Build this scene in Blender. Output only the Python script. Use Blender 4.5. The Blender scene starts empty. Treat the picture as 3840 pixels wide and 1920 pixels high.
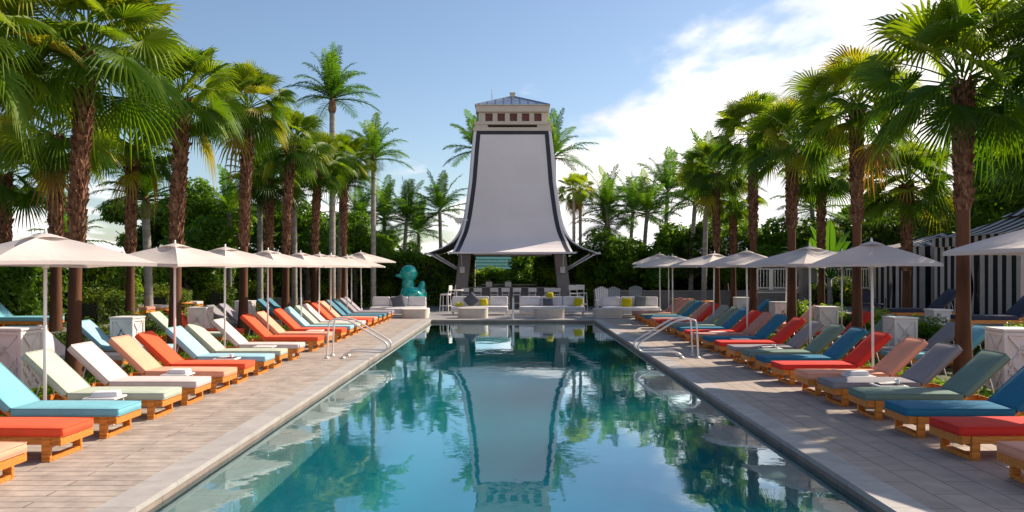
import bpy, bmesh, math, random
import numpy as np
from mathutils import Vector, Matrix, Euler
R = math.radians
scene = bpy.context.scene
COL = scene.collection

# ------------------------------------------------------------------ camera, sky, sun, exposure
FX, VX, HY, CH = 2950.0, 1922.0, 1005.0, 2.2
cam_d = bpy.data.cameras.new("camera"); cam = bpy.data.objects.new("camera", cam_d); COL.objects.link(cam)
cam.location = (0, 0, CH); cam.rotation_euler = (R(90), 0, 0)
cam_d.sensor_width = 36; cam_d.lens = FX/3840*36
cam_d.shift_x = -2/3840; cam_d.shift_y = 45/3840
cam_d.clip_start = 0.05; cam_d.clip_end = 2000
scene.camera = cam

SUN_EL, SUN_AZ = R(37), R(59)          # azimuth from +Y towards +X
w = bpy.data.worlds.new("World"); scene.world = w; w.use_nodes = True
nt = w.node_tree; nt.nodes.clear()
def N(t, typ, **kw):
    n = t.nodes.new(typ)
    for k, v in kw.items(): setattr(n, k, v)
    return n
wo = N(nt, 'ShaderNodeOutputWorld'); bg = N(nt, 'ShaderNodeBackground')
sky = N(nt, 'ShaderNodeTexSky', sky_type='NISHITA', sun_disc=False)
sky.sun_elevation = SUN_EL; sky.sun_rotation = SUN_AZ
sky.air_density = 1.0; sky.dust_density = 0.7; sky.ozone_density = 2.0
bg.inputs[1].default_value = 0.078
# procedural clouds in the sky, laid out by view direction in the world
tc = N(nt, 'ShaderNodeTexCoord'); sep = N(nt, 'ShaderNodeSeparateXYZ')
nt.links.new(tc.outputs['Generated'], sep.inputs[0])
def M(t, op, a, b=None, c=None, clamp=False):
    n = t.nodes.new('ShaderNodeMath'); n.operation = op; n.use_clamp = clamp
    for i, v in enumerate((a, b, c)):
        if v is None: continue
        if isinstance(v, (int, float)): n.inputs[i].default_value = v
        else: t.links.new(v, n.inputs[i])
    return n.outputs[0]
zz = M(nt, 'ADD', sep.outputs[2], 0.10)
cx = M(nt, 'DIVIDE', sep.outputs[0], zz); cy = M(nt, 'DIVIDE', sep.outputs[1], zz)
cmb = N(nt, 'ShaderNodeCombineXYZ'); nt.links.new(cx, cmb.inputs[0]); nt.links.new(M(nt,'MULTIPLY',cy,0.55), cmb.inputs[1])
noi = N(nt, 'ShaderNodeTexNoise'); noi.inputs['Scale'].default_value = 1.15; noi.inputs['Detail'].default_value = 7; noi.inputs['Roughness'].default_value = 0.52
nt.links.new(cmb.outputs[0], noi.inputs['Vector'])
# cloud cover grows towards the sun side (+X) and sinks away on the other side
side = M(nt, 'MULTIPLY_ADD', sep.outputs[0], 0.95, -0.01)
side = M(nt, 'MAXIMUM', side, -0.11)
cov = M(nt, 'ADD', noi.outputs['Fac'], side)
low = M(nt, 'MULTIPLY_ADD', sep.outputs[2], -1.3, 0.36)
cov = M(nt, 'ADD', cov, low)
mr = N(nt, 'ShaderNodeMapRange'); mr.interpolation_type = 'SMOOTHSTEP'
nt.links.new(cov, mr.inputs[0]); mr.inputs[1].default_value = 0.62; mr.inputs[2].default_value = 0.76
mixc = N(nt, 'ShaderNodeMix', data_type='RGBA')
nt.links.new(mr.outputs[0], mixc.inputs[0]); nt.links.new(sky.outputs[0], mixc.inputs[6])
n2c = N(nt, 'ShaderNodeTexNoise'); n2c.inputs['Scale'].default_value = 2.1; n2c.inputs['Detail'].default_value = 5; nt.links.new(cmb.outputs[0], n2c.inputs['Vector'])
cc = N(nt, 'ShaderNodeMix', data_type='RGBA'); mrc = N(nt, 'ShaderNodeMapRange'); mrc.inputs[1].default_value = .38; mrc.inputs[2].default_value = .6; nt.links.new(n2c.outputs['Fac'], mrc.inputs[0]); nt.links.new(mrc.outputs[0], cc.inputs[0])
cc.inputs[6].default_value = (7.2, 7.0, 7.3, 1); cc.inputs[7].default_value = (11.0, 10.4, 10.0, 1); nt.links.new(cc.outputs[2], mixc.inputs[7])
nt.links.new(mixc.outputs[2], bg.inputs[0]); nt.links.new(bg.outputs[0], wo.inputs[0])

sd = bpy.data.lights.new("sun", 'SUN'); sun = bpy.data.objects.new("sun", sd); COL.objects.link(sun)
sd.energy = 4.3; sd.angle = R(0.53); sd.color = (1.0, 0.87, 0.70)
to_sun = Vector((math.sin(SUN_AZ)*math.cos(SUN_EL), math.cos(SUN_AZ)*math.cos(SUN_EL), math.sin(SUN_EL)))
sun.rotation_euler = to_sun.to_track_quat('Z', 'Y').to_euler()
sun.location = (30, 20, 40)
vs = scene.view_settings
vs.view_transform = 'Standard'; vs.look = 'None'; vs.gamma = 1; vs.exposure = 0.90; vs.use_curve_mapping = False
scene.cycles.max_bounces = 8; scene.cycles.transparent_max_bounces = 12
scene.cycles.caustics_reflective = False; scene.cycles.caustics_refractive = False
scene.cycles.use_denoising = True; scene.cycles.volume_bounces = 2
scene.cycles.sample_clamp_indirect = 6

# ------------------------------------------------------------------ materials
MATS = {}
def new_mat(name):
    m = bpy.data.materials.new(name); m.use_nodes = True; m.node_tree.nodes.clear()
    return m, m.node_tree
def link(t, a, b): t.links.new(a, b)
def pmat(name, col, rough=.6, var=.12, vscale=8, bump=.0, bscale=40, metal=0, spec=.5, stretch=(1,1,1), coat=0, sheen=0, col2=None, detail=6):
    if name in MATS: return MATS[name]
    m, t = new_mat(name)
    o = N(t, 'ShaderNodeOutputMaterial'); p = N(t, 'ShaderNodeBsdfPrincipled')
    tcn = N(t, 'ShaderNodeTexCoord'); mp = N(t, 'ShaderNodeMapping'); mp.inputs['Scale'].default_value = stretch
    link(t, tcn.outputs['Object'], mp.inputs[0])
    no = N(t, 'ShaderNodeTexNoise'); no.inputs['Scale'].default_value = vscale; no.inputs['Detail'].default_value = detail
    link(t, mp.outputs[0], no.inputs['Vector'])
    r = N(t, 'ShaderNodeMapRange'); r.inputs[1].default_value = .3; r.inputs[2].default_value = .7
    link(t, no.outputs['Fac'], r.inputs[0])
    mx = N(t, 'ShaderNodeMix', data_type='RGBA'); link(t, r.outputs[0], mx.inputs[0])
    a = [max(0, c*(1-var)) for c in col]; b = [min(1, c*(1+var)) for c in (col2 or col)]
    mx.inputs[6].default_value = (*a, 1); mx.inputs[7].default_value = (*b, 1)
    link(t, mx.outputs[2], p.inputs['Base Color'])
    p.inputs['Roughness'].default_value = rough; p.inputs['Metallic'].default_value = metal
    p.inputs['Specular IOR Level'].default_value = spec
    p.inputs['Coat Weight'].default_value = coat
    p.inputs['Sheen Weight'].default_value = sheen
    if bump:
        n2 = N(t, 'ShaderNodeTexNoise'); n2.inputs['Scale'].default_value = bscale; n2.inputs['Detail'].default_value = 4
        link(t, mp.outputs[0], n2.inputs['Vector'])
        bp = N(t, 'ShaderNodeBump'); bp.inputs['Strength'].default_value = bump; bp.inputs['Distance'].default_value = .01
        link(t, n2.outputs['Fac'], bp.inputs['Height']); link(t, bp.outputs[0], p.inputs['Normal'])
    link(t, p.outputs[0], o.inputs[0]); MATS[name] = m
    return m
def leaf_mat(name, ramp, transl=.45, rough=.5):
    m, t = new_mat(name)
    o = N(t, 'ShaderNodeOutputMaterial'); at = N(t, 'ShaderNodeAttribute'); at.attribute_name = 'tone'
    oi = N(t, 'ShaderNodeObjectInfo')
    f = M(t, 'ADD', at.outputs['Fac'], M(t, 'MULTIPLY_ADD', oi.outputs['Random'], .14, -.07), clamp=True)
    cr = N(t, 'ShaderNodeValToRGB'); link(t, f, cr.inputs[0])
    els = cr.color_ramp.elements
    els[0].position, els[0].color = ramp[0][0], (*ramp[0][1], 1)
    els[1].position, els[1].color = ramp[-1][0], (*ramp[-1][1], 1)
    for pos, c in ramp[1:-1]:
        e = els.new(pos); e.color = (*c, 1)
    p = N(t, 'ShaderNodeBsdfPrincipled'); p.inputs['Roughness'].default_value = rough; p.inputs['Specular IOR Level'].default_value = .25
    link(t, cr.outputs[0], p.inputs['Base Color'])
    tr = N(t, 'ShaderNodeBsdfTranslucent')
    hs = N(t, 'ShaderNodeMix', data_type='RGBA', blend_type='MULTIPLY'); hs.inputs[0].default_value = 1
    link(t, cr.outputs[0], hs.inputs[6]); hs.inputs[7].default_value = (2.2, 2.1, .7, 1)
    hs.clamp_result = False
    link(t, hs.outputs[2], tr.inputs[0])
    mx = N(t, 'ShaderNodeMixShader'); mx.inputs[0].default_value = transl
    link(t, p.outputs[0], mx.inputs[1]); link(t, tr.outputs[0], mx.inputs[2]); link(t, mx.outputs[0], o.inputs[0])
    return m
def cloth_mat(name, col, transl=.0, var=.05, bump=.25, bscale=260, rough=.85):
    if name in MATS: return MATS[name]
    m = pmat(name, col, rough=rough, var=var, vscale=5, bump=bump, bscale=bscale, spec=.2, sheen=.04)
    if transl:
        t = m.node_tree; o = [n for n in t.nodes if n.type == 'OUTPUT_MATERIAL'][0]; p = [n for n in t.nodes if n.type == 'BSDF_PRINCIPLED'][0]
        tr = N(t, 'ShaderNodeBsdfTranslucent'); tr.inputs[0].default_value = (*col, 1)
        mx = N(t, 'ShaderNodeMixShader'); mx.inputs[0].default_value = transl
        link(t, p.outputs[0], mx.inputs[1]); link(t, tr.outputs[0], mx.inputs[2]); link(t, mx.outputs[0], o.inputs[0])
    return m
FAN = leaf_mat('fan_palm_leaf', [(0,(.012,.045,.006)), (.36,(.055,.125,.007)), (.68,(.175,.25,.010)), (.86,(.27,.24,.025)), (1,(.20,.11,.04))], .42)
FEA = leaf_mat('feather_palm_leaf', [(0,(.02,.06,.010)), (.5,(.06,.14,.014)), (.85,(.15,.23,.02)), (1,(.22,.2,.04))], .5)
BRO = leaf_mat('broadleaf', [(0,(.022,.055,.004)), (.45,(.07,.155,.010)), (.8,(.20,.29,.018)), (1,(.28,.32,.035))], .5, .38)
YEL = leaf_mat('yellow_green_leaf', [(0,(.02,.05,.006)), (.5,(.06,.11,.01)), (1,(.2,.2,.03))], .4, .5)
TRUNK = pmat('palm_bark', (.085,.038,.022), .9, .5, 9, .9, 26, spec=.2, col2=(.17,.085,.05))
TRSM = pmat('palm_trunk_smooth', (.075,.030,.014), .8, .35, 3, .5, 22, spec=.25, stretch=(1,1,.22), col2=(.12,.052,.026))
TRGR = pmat('palm_trunk_grey', (.26,.235,.21), .85, .25, 4, .5, 18, stretch=(1,1,2.5))
BARK = pmat('tree_bark', (.11,.085,.065), .9, .35, 6, .6, 20)
WOOD = pmat('teak', (.47,.155,.02), .45, .28, 5, .25, 30, stretch=(1,9,9), col2=(.60,.215,.03))
WOODY = pmat('teak_dark', (.36,.15,.04), .5, .28, 5, .25, 30, stretch=(1,9,9))
WHITE = pmat('white_powder_coat', (.74,.72,.71), .38, .04, 3, .03, 60)
WHTP = pmat('white_paint', (.70,.66,.64), .5, .07, 4, .06, 30)
STONE = pmat('cream_stone', (.56,.50,.44), .75, .08, 5, .2, 50)
GREYC = pmat('grey_render', (.19,.175,.175), .85, .1, 2, .2, 60)
GREYL = pmat('pillar_render', (.24,.21,.205), .8, .07, 1.5, .15, 50)
STEEL = pmat('rail_steel', (.72,.68,.665), .32, .04, 3, metal=.2)
CANV = cloth_mat('umbrella_canvas', (.64,.575,.55), .24, .05, .15, 200)
SOFA = cloth_mat('sofa_fabric', (.66,.63,.64), 0, .05)
PILG = cloth_mat('pillow_grey', (.10,.105,.125))
PILY = cloth_mat('pillow_yellow', (.50,.42,.010), 0, .08)
BLK = cloth_mat('black_stripe', (.012,.012,.018), .0, .1)
WHS = cloth_mat('white_stripe', (.56,.50,.48), .12, .06)
NAVY = cloth_mat('navy_fabric', (.035,.042,.075))
DARK = pmat('dark_metal', (.02,.02,.022), .45, .1)
BEIGE = pmat('tower_beige', (.56,.47,.385), .6, .05, 2, .08, 40)
SCRF = pmat('screen_fabric', (.72,.655,.655), .62, .05, .5, .03, 80, spec=.3)
SCRB = pmat('screen_band', (.030,.027,.036), .5, .08, 2, spec=.4)
SCRW = pmat('screen_border', (.70,.66,.68), .45, .04, 2)
BRICK = pmat('redbrown_panel', (.15,.045,.03), .6, .25, 5, .1)
ROOFB = pmat('blue_metal_roof', (.18,.22,.31), .32, .12, 2, .05, 20, metal=.5)
TEALR = pmat('teal_roof', (.05,.17,.155), .6, .2, 3)
TEAL = pmat('teal_gloss', (.0,.34,.31), .14, .06, 2, .0, coat=.7)
PINKW = pmat('pale_wall', (.50,.42,.40), .8, .06, 2)
SOIL = pmat('soil', (.045,.035,.022), .95, .4, 5, .6, 20)
TREEB = pmat('leaf_boot_tan', (.22,.115,.065), .85, .35, 12, .5, 40)
CUSH = {}
for k, c in dict(peach=(.74,.335,.225), coral=(.78,.095,.035), aqua=(.17,.42,.50), sage=(.42,.465,.385), offwhite=(.58,.50,.49),
                 blue=(.30,.50,.60), teal=(.075,.20,.275), grey=(.25,.23,.25), lavender=(.30,.27,.33),
                 red=(.62,.035,.024), deepblue=(.020,.155,.27), greengrey=(.15,.225,.195), rose=(.47,.235,.20), silver=(.27,.285,.29)).items():
    CUSH[k] = cloth_mat('cushion_'+k, c, bump=.55, bscale=9)
def tile_mat(name, c1, c2, mortar, bw, rh, rot=0, msize=.012, rough=.6, off=.5, bump=.3, stain=.3, spec=.4, nsc=3.2):
    m, t = new_mat(name)
    o = N(t, 'ShaderNodeOutputMaterial'); p = N(t, 'ShaderNodeBsdfPrincipled'); tcn = N(t, 'ShaderNodeTexCoord')
    mp = N(t, 'ShaderNodeMapping'); mp.inputs['Rotation'].default_value = (0,0,rot); link(t, tcn.outputs['Object'], mp.inputs[0])
    b = N(t, 'ShaderNodeTexBrick'); b.offset = off; b.inputs['Scale'].default_value = 1; b.inputs['Brick Width'].default_value = bw
    b.inputs['Row Height'].default_value = rh; b.inputs['Mortar Size'].default_value = msize; b.inputs['Mortar Smooth'].default_value = .2; b.inputs['Bias'].default_value = 0
    b.inputs['Color1'].default_value = (*c1,1); b.inputs['Color2'].default_value = (*c2,1); b.inputs['Mortar'].default_value = (*mortar,1)
    link(t, mp.outputs[0], b.inputs[0])
    n1 = N(t, 'ShaderNodeTexNoise'); n1.inputs['Scale'].default_value = nsc; n1.inputs['Detail'].default_value = 9; n1.inputs['Roughness'].default_value = .65
    link(t, tcn.outputs['Object'], n1.inputs['Vector'])
    r = N(t, 'ShaderNodeMapRange'); r.inputs[1].default_value = .3; r.inputs[2].default_value = .72; r.inputs[3].default_value = 1-stain; r.inputs[4].default_value = 1.06
    link(t, n1.outputs['Fac'], r.inputs[0])
    mx = N(t, 'ShaderNodeMix', data_type='RGBA', blend_type='MULTIPLY'); mx.inputs[0].default_value = 1
    link(t, b.outputs[0], mx.inputs[6]); link(t, r.outputs[0], mx.inputs[7]); link(t, mx.outputs[2], p.inputs['Base Color'])
    n2 = N(t, 'ShaderNodeTexNoise'); n2.inputs['Scale'].default_value = 45; link(t, tcn.outputs['Object'], n2.inputs['Vector'])
    h = M(t, 'MULTIPLY_ADD', b.outputs['Fac'], -1.2, M(t, 'MULTIPLY', n2.outputs['Fac'], .35))
    bp = N(t, 'ShaderNodeBump'); bp.inputs['Strength'].default_value = bump; bp.inputs['Distance'].default_value = .006
    link(t, h, bp.inputs['Height']); link(t, bp.outputs[0], p.inputs['Normal'])
    rr = M(t, 'MULTIPLY_ADD', n1.outputs['Fac'], -.25, rough+.12); link(t, rr, p.inputs['Roughness'])
    p.inputs['Specular IOR Level'].default_value = spec
    link(t, p.outputs[0], o.inputs[0]); return m
DECKL = tile_mat('deck_boards', (.50,.42,.365), (.43,.36,.315), (.14,.105,.09), 1.5, .185, 0, .008, stain=.46)
DECKR = tile_mat('deck_tiles', (.44,.355,.30), (.39,.32,.27), (.12,.095,.085), .9, .34, R(90), .007, stain=.25)
DECKE = tile_mat('deck_end', (.27,.255,.265), (.25,.235,.245), (.18,.17,.17), 1.2, .6, 0, .006, stain=.2)
COPE = tile_mat('coping_stone', (.46,.425,.405), (.40,.37,.355), (.25,.23,.22), .9, 5, R(90), .006, rough=.5, off=0, bump=.15, stain=.25)
POOLW = tile_mat('waterline_stone', (.30,.235,.20), (.25,.2,.175), (.15,.12,.11), .6, .6, 0, .006, stain=.3)
POOLF = tile_mat('pool_floor', (.0,.24,.40), (.0,.228,.385), (.01,.27,.42), .3, .3, 0, .006, stain=.12)
LEDGE = tile_mat('pool_ledge', (.50,.62,.56), (.46,.58,.52), (.30,.42,.38), .3, .3, 0, .006, stain=.2)

# ------------------------------------------------------------------ mesh helpers
class MB:
    def __init__(s): s.v=[]; s.f=[]; s.m=[]; s.t=[]; s.sm=[]
    def add(s, verts, faces, mi=0, tone=None, smooth=False):
        b = len(s.v); s.v.extend([tuple(v) for v in verts]); s.f.extend([tuple(i+b for i in f) for f in faces])
        s.m.extend([mi]*len(faces)); s.sm.extend([smooth]*len(faces))
        s.t.extend([tone if tone is not None else .5]*len(verts))
    def box(s, c, d, mi=0, rot=None, taper=1.0):
        x,y,z = d[0]/2,d[1]/2,d[2]/2
        P = [Vector((sx*x*(taper if sz>0 else 1), sy*y*(taper if sz>0 else 1), sz*z)) for sz in (-1,1) for sx,sy in ((-1,-1),(1,-1),(1,1),(-1,1))]
        if rot: P = [rot @ p for p in P]
        P = [p+Vector(c) for p in P]
        s.add(P, [(3,2,1,0),(4,5,6,7),(0,1,5,4),(1,2,6,5),(2,3,7,6),(3,0,4,7)], mi)
    def bar(s, a, b, wd, th, mi=0, up=(0,0,1)):
        a=Vector(a); b=Vector(b); d=(b-a); L=d.length; d.normalize(); u=Vector(up)
        if abs(d.dot(u))>.98: u=Vector((0,1,0))
        sd_=d.cross(u).normalized(); u2=sd_.cross(d).normalized()
        P=[]
        for q in (a,b):
            for i,j in ((-1,-1),(1,-1),(1,1),(-1,1)): P.append(q+sd_*i*wd/2+u2*j*th/2)
        s.add(P, [(3,2,1,0),(4,5,6,7),(0,1,5,4),(1,2,6,5),(2,3,7,6),(3,0,4,7)], mi)
    def tube(s, pts, rad, n=8, mi=0, smooth=True, cap=True, tone=None):
        pts=[Vector(p) for p in pts]; k=len(pts)
        if not hasattr(rad,'__len__'): rad=[rad]*k
        V=[]; prev=None
        for i,p in enumerate(pts):
            d=(pts[min(i+1,k-1)]-pts[max(i-1,0)]).normalized()
            if prev is None:
                u=Vector((0,0,1)) if abs(d.z)<.9 else Vector((1,0,0)); a=d.cross(u).normalized()
            else:
                a=(prev-d*prev.dot(d)).normalized()
            prev=a; b=d.cross(a)
            for j in range(n):
                th=2*math.pi*j/n; V.append(p+(a*math.cos(th)+b*math.sin(th))*rad[i])
        F=[(i*n+j,i*n+(j+1)%n,(i+1)*n+(j+1)%n,(i+1)*n+j) for i in range(k-1) for j in range(n)]
        if cap: F.append(tuple(range(n-1,-1,-1))); F.append(tuple((k-1)*n+j for j in range(n)))
        s.add(V,F,mi,tone,smooth)
    def lathe(s, prof, n=24, c=(0,0,0), mi=0, smooth=True):
        V=[];k=len(prof)
        for r,z in prof:
            for j in range(n):
                th=2*math.pi*j/n; V.append((c[0]+r*math.cos(th),c[1]+r*math.sin(th),c[2]+z))
        F=[(i*n+j,i*n+(j+1)%n,(i+1)*n+(j+1)%n,(i+1)*n+j) for i in range(k-1) for j in range(n)]
        F.append(tuple(range(n-1,-1,-1))); F.append(tuple((k-1)*n+j for j in range(n)))
        s.add(V,F,mi,None,smooth)
    def mesh(s, name, mats, bevel=0, tone=False):
        me=bpy.data.meshes.new(name); me.from_pydata(s.v,[],s.f)
        if not isinstance(mats,(list,tuple)): mats=[mats]
        for m in mats: me.materials.append(m)
        me.polygons.foreach_set('material_index', s.m); me.polygons.foreach_set('use_smooth', s.sm)
        if tone:
            a=me.attributes.new('tone','FLOAT','POINT'); a.data.foreach_set('value', s.t)
        if bevel:
            bm=bmesh.new(); bm.from_mesh(me)
            bmesh.ops.bevel(bm, geom=[e for e in bm.edges if e.is_manifold and e.calc_face_angle(0)>.6], offset=bevel, segments=2, affect='EDGES', clamp_overlap=True)
            bm.to_mesh(me); bm.free()
        me.update(); return me
def rounded(c, d, r, puff=0, rot=None, pinch=0, tag_=None, segs=(8,6), sag=0):
    """verts+faces of a soft rounded cushion box"""
    a,b,h=[x/2 for x in d]; r=min(r,a*.98,b*.98,h*.98)
    def axis(e,n):
        L=[-e,-e+r*.29,-e+r]; m=[-e+r+(2*e-2*r)*i/n for i in range(1,n)]
        return L+m+[e-r,e-r*.29,e]
    X=axis(a,segs[0]); Y=axis(b,segs[1]); Z=axis(h,2)
    idx={};V=[];F=[]
    nx,ny,nz=len(X),len(Y),len(Z)
    def g(i,j,k):
        if (i,j,k) in idx: return idx[(i,j,k)]
        p=Vector((X[i],Y[j],Z[k])); q=Vector((max(-a+r,min(a-r,p.x)),max(-b+r,min(b-r,p.y)),max(-h+r,min(h-r,p.z))))
        dd=p-q
        if dd.length>1e-9: p=q+dd.normalized()*r
        fx=1-(p.x/a)**2; fy=1-(p.y/b)**2
        if pinch: s_=max(0,fx)**.35*max(0,fy)**.35; p.z*=.12+.88*s_; 
        if pinch:
            p.x*=1-pinch*(1-abs(p.y/b)**2); p.y*=1-pinch*(1-abs(p.x/a)**2)
        if puff: p.z+= puff*max(0,fx)**.6*max(0,fy)**.6*(1 if p.z>0 else -.2)
        V.append(p); idx[(i,j,k)]=len(V)-1; return idx[(i,j,k)]
    for i in range(nx-1):
        for j in range(ny-1):
            F.append((g(i,j,0),g(i,j+1,0),g(i+1,j+1,0),g(i+1,j,0))); F.append((g(i,j,nz-1),g(i+1,j,nz-1),g(i+1,j+1,nz-1),g(i,j+1,nz-1)))
    for i in range(nx-1):
        for k in range(nz-1):
            F.append((g(i,0,k),g(i+1,0,k),g(i+1,0,k+1),g(i,0,k+1))); F.append((g(i,ny-1,k),g(i,ny-1,k+1),g(i+1,ny-1,k+1),g(i+1,ny-1,k)))
    for j in range(ny-1):
        for k in range(nz-1):
            F.append((g(0,j,k),g(0,j,k+1),g(0,j+1,k+1),g(0,j+1,k))); F.append((g(nx-1,j,k),g(nx-1,j+1,k),g(nx-1,j+1,k+1),g(nx-1,j,k+1)))
    if rot: V=[rot@v for v in V]
    V=[v+Vector(c) for v in V]
    return V,F
def ob(name, me, parent=None, loc=None, rot=None):
    o=bpy.data.objects.new(name, me); COL.objects.link(o)
    if parent: o.parent=parent
    if loc is not None: o.location=loc
    if rot is not None: o.rotation_euler=rot
    return o
def tag(o, label=None, cat=None, group=None, kind=None):
    if label: o['label']=label
    if cat: o['category']=cat
    if group: o['group']=group
    if kind: o['kind']=kind
    return o
def empty(name, loc=(0,0,0), rz=0, sc=1):
    o=bpy.data.objects.new(name,None); COL.objects.link(o); o.location=loc; o.rotation_euler=(0,0,rz); o.scale=(sc,sc,sc); o.empty_display_size=.2
    return o
def tree_copy(o, parent=None):
    c=o.copy(); COL.objects.link(c)
    if parent: c.parent=parent
    for ch in list(o.children): tree_copy(ch, c)
    return c
def X_at(px, Y): return (px-VX)/FX*Y
def Z_at(py, Y): return CH-(py-HY)/FX*Y
ORD=['first','second','third','fourth','fifth','sixth','seventh','eighth','ninth','tenth','eleventh','twelfth','thirteenth','fourteenth','fifteenth','sixteenth','seventeenth','eighteenth','nineteenth','twentieth','twenty-first','twenty-second','twenty-third','twenty-fourth']
rnd=random.Random(7)

# ------------------------------------------------------------------ setting: ground, decks, coping, pool, water
PX, PY0, PY1 = 3.45, 1.5, 33.4          # pool half width, near and far ends
WZ = -0.115
CW = .36
def sheet(name, rects, z, mat_, kind='structure', thick=.0):
    b=MB()
    for x0,y0,x1,y1 in rects:
        if thick: b.box(((x0+x1)/2,(y0+y1)/2,z-thick/2),(x1-x0,y1-y0,thick))
        else: b.add([(x0,y0,z),(x1,y0,z),(x1,y1,z),(x0,y1,z)],[(0,1,2,3)])
    o=ob(name,b.mesh(name,mat_)); tag(o,kind=kind); return o
GR = pmat('grass_ground', (.05,.075,.025), .95, .45, .6, .6, 14, col2=(.075,.085,.035))
OX = PX+CW
sheet('ground', [(-400,-60,-8.02,900),(8.02,-60,400,900),(-8.02,48.5,8.02,900),(-8.02,-60,8.02,-12)], -.02, GR)
sheet('poolside_paving', [(-8.0,-12,-OX,34.0)], 0, DECKL, thick=.15)
sheet('tiled_paving', [(OX,-12,8.0,34.0)], 0, DECKR, thick=.15)
sheet('terrace_paving', [(-8.0,34.0,8.0,48.5)], 0, DECKE, thick=.15)
sheet('near_paving', [(-OX,-12,OX,PY0-CW)], 0, DECKR, thick=.15)
b=MB()
zc=.006
for x0,y0,x1,y1 in ((-OX-.004,PY0-CW,-PX,34.0),(PX,PY0-CW,OX+.004,34.0),(-PX,PY0-CW,PX,PY0),(-PX,PY1,PX,34.0)):
    b.box(((x0+x1)/2,(y0+y1)/2,zc-.03),(x1-x0,y1-y0,.06))
o=ob('pool_coping',b.mesh('pool_coping',COPE,bevel=.008)); tag(o,kind='structure')
# pool shell
b=MB(); D=-1.55; BZ=-.50; BW=1.5
xw=PX-.03+.05
b.add([(-xw,PY0,-.054),(-xw,PY1,-.054),(-xw,PY1,-.44),(-xw,PY0,-.44)],[(0,1,2,3)],0)
b.add([(xw,PY0,-.054),(xw,PY1,-.054),(xw,PY1,-.44),(xw,PY0,-.44)],[(3,2,1,0)],0)
b.add([(-xw,PY1+.02,-.054),(xw,PY1+.02,-.054),(xw,PY1+.02,-.44),(-xw,PY1+.02,-.44)],[(0,1,2,3)],0)
b.add([(-xw,PY0,-.054),(xw,PY0,-.054),(xw,PY0,D),(-xw,PY0,D)],[(3,2,1,0)],1)
b.add([(-xw,PY1+.02,-.44),(xw,PY1+.02,-.44),(xw,PY1+.02,D),(-xw,PY1+.02,D)],[(0,1,2,3)],1)
b.add([(xw,PY0,-.44),(xw,PY1+.02,-.44),(xw,PY1+.02,D),(xw,PY0,D)],[(3,2,1,0)],1)
b.add([(-xw,PY0,-.44),(-xw,PY1+.02,-.44),(-xw,PY1+.02,BZ),(-xw,PY0,BZ)],[(0,1,2,3)],2)
b.add([(-xw,PY0,BZ),(-xw,PY1,BZ),(-xw+BW,PY1,BZ),(-xw+BW,PY0,BZ)],[(3,2,1,0)],2)
b.add([(-xw+BW,PY0,BZ),(-xw+BW,PY1,BZ),(-xw+BW,PY1,D),(-xw+BW,PY0,D)],[(0,1,2,3)],2)
b.add([(-xw+BW,PY0,D),(xw,PY0,D),(xw,PY1+.02,D),(-xw+BW,PY1+.02,D)],[(0,1,2,3)],1)
for sx in (-1,1): b.box((sx*(xw-.29),(PY0+PY1)/2,-.39),(.56,PY1-PY0-.02,.32),3)
b.box((0,PY1-.2,-.39),(2*xw-1.2,.4,.32),3)
MARG = tile_mat('submerged_margin', (.42,.34,.29), (.37,.30,.26), (.2,.16,.14), .6, .6, 0, .008, stain=.3)
o=ob('pool_basin',b.mesh('pool_basin',[POOLW,POOLF,LEDGE,MARG])); tag(o,kind='structure')
# water
m,t=new_mat('pool_water'); oo=N(t,'ShaderNodeOutputMaterial'); tcn=N(t,'ShaderNodeTexCoord')
mp=N(t,'ShaderNodeMapping'); mp.inputs['Scale'].default_value=(1.0,1.0,1); link(t,tcn.outputs['Object'],mp.inputs[0])
n1=N(t,'ShaderNodeTexNoise'); n1.inputs['Scale'].default_value=1.1; n1.inputs['Detail'].default_value=2; link(t,mp.outputs[0],n1.inputs['Vector'])
n2=N(t,'ShaderNodeTexNoise'); n2.inputs['Scale'].default_value=7.; n2.inputs['Detail'].default_value=2; link(t,mp.outputs[0],n2.inputs['Vector'])
n3=N(t,'ShaderNodeTexNoise'); n3.inputs['Scale'].default_value=.35; n3.inputs['Detail'].default_value=1; link(t,tcn.outputs['Object'],n3.inputs['Vector'])
hh=M(t,'ADD',M(t,'MULTIPLY',n1.outputs['Fac'],.0036),M(t,'MULTIPLY',M(t,'MULTIPLY',n2.outputs['Fac'],.0010),M(t,'MULTIPLY_ADD',n3.outputs['Fac'],2.2,-.5,clamp=True)))
bp=N(t,'ShaderNodeBump'); bp.inputs['Strength'].default_value=1; bp.inputs['Distance'].default_value=1.0; link(t,hh,bp.inputs['Height'])
gl=N(t,'ShaderNodeBsdfGlossy'); gl.inputs['Roughness'].default_value=.0; gl.inputs['Color'].default_value=(.78,.92,.98,1); link(t,bp.outputs[0],gl.inputs['Normal'])
tr=N(t,'ShaderNodeBsdfTransparent'); tr.inputs[0].default_value=(.70,.96,.98,1)
ge=N(t,'ShaderNodeNewGeometry'); dt=N(t,'ShaderNodeVectorMath',operation='DOT_PRODUCT'); link(t,ge.outputs['Incoming'],dt.inputs[0]); link(t,bp.outputs[0],dt.inputs[1])
sch=M(t,'MULTIPLY_ADD',M(t,'POWER',M(t,'SUBTRACT',1.0,M(t,'ABSOLUTE',dt.outputs['Value']),clamp=True),4.6),.97,.03)
mx=N(t,'ShaderNodeMixShader'); link(t,M(t,'MULTIPLY_ADD',sch,1.35,.05,clamp=True),mx.inputs[0]); link(t,tr.outputs[0],mx.inputs[1]); link(t,gl.outputs[0],mx.inputs[2]); link(t,mx.outputs[0],oo.inputs[0])
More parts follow.
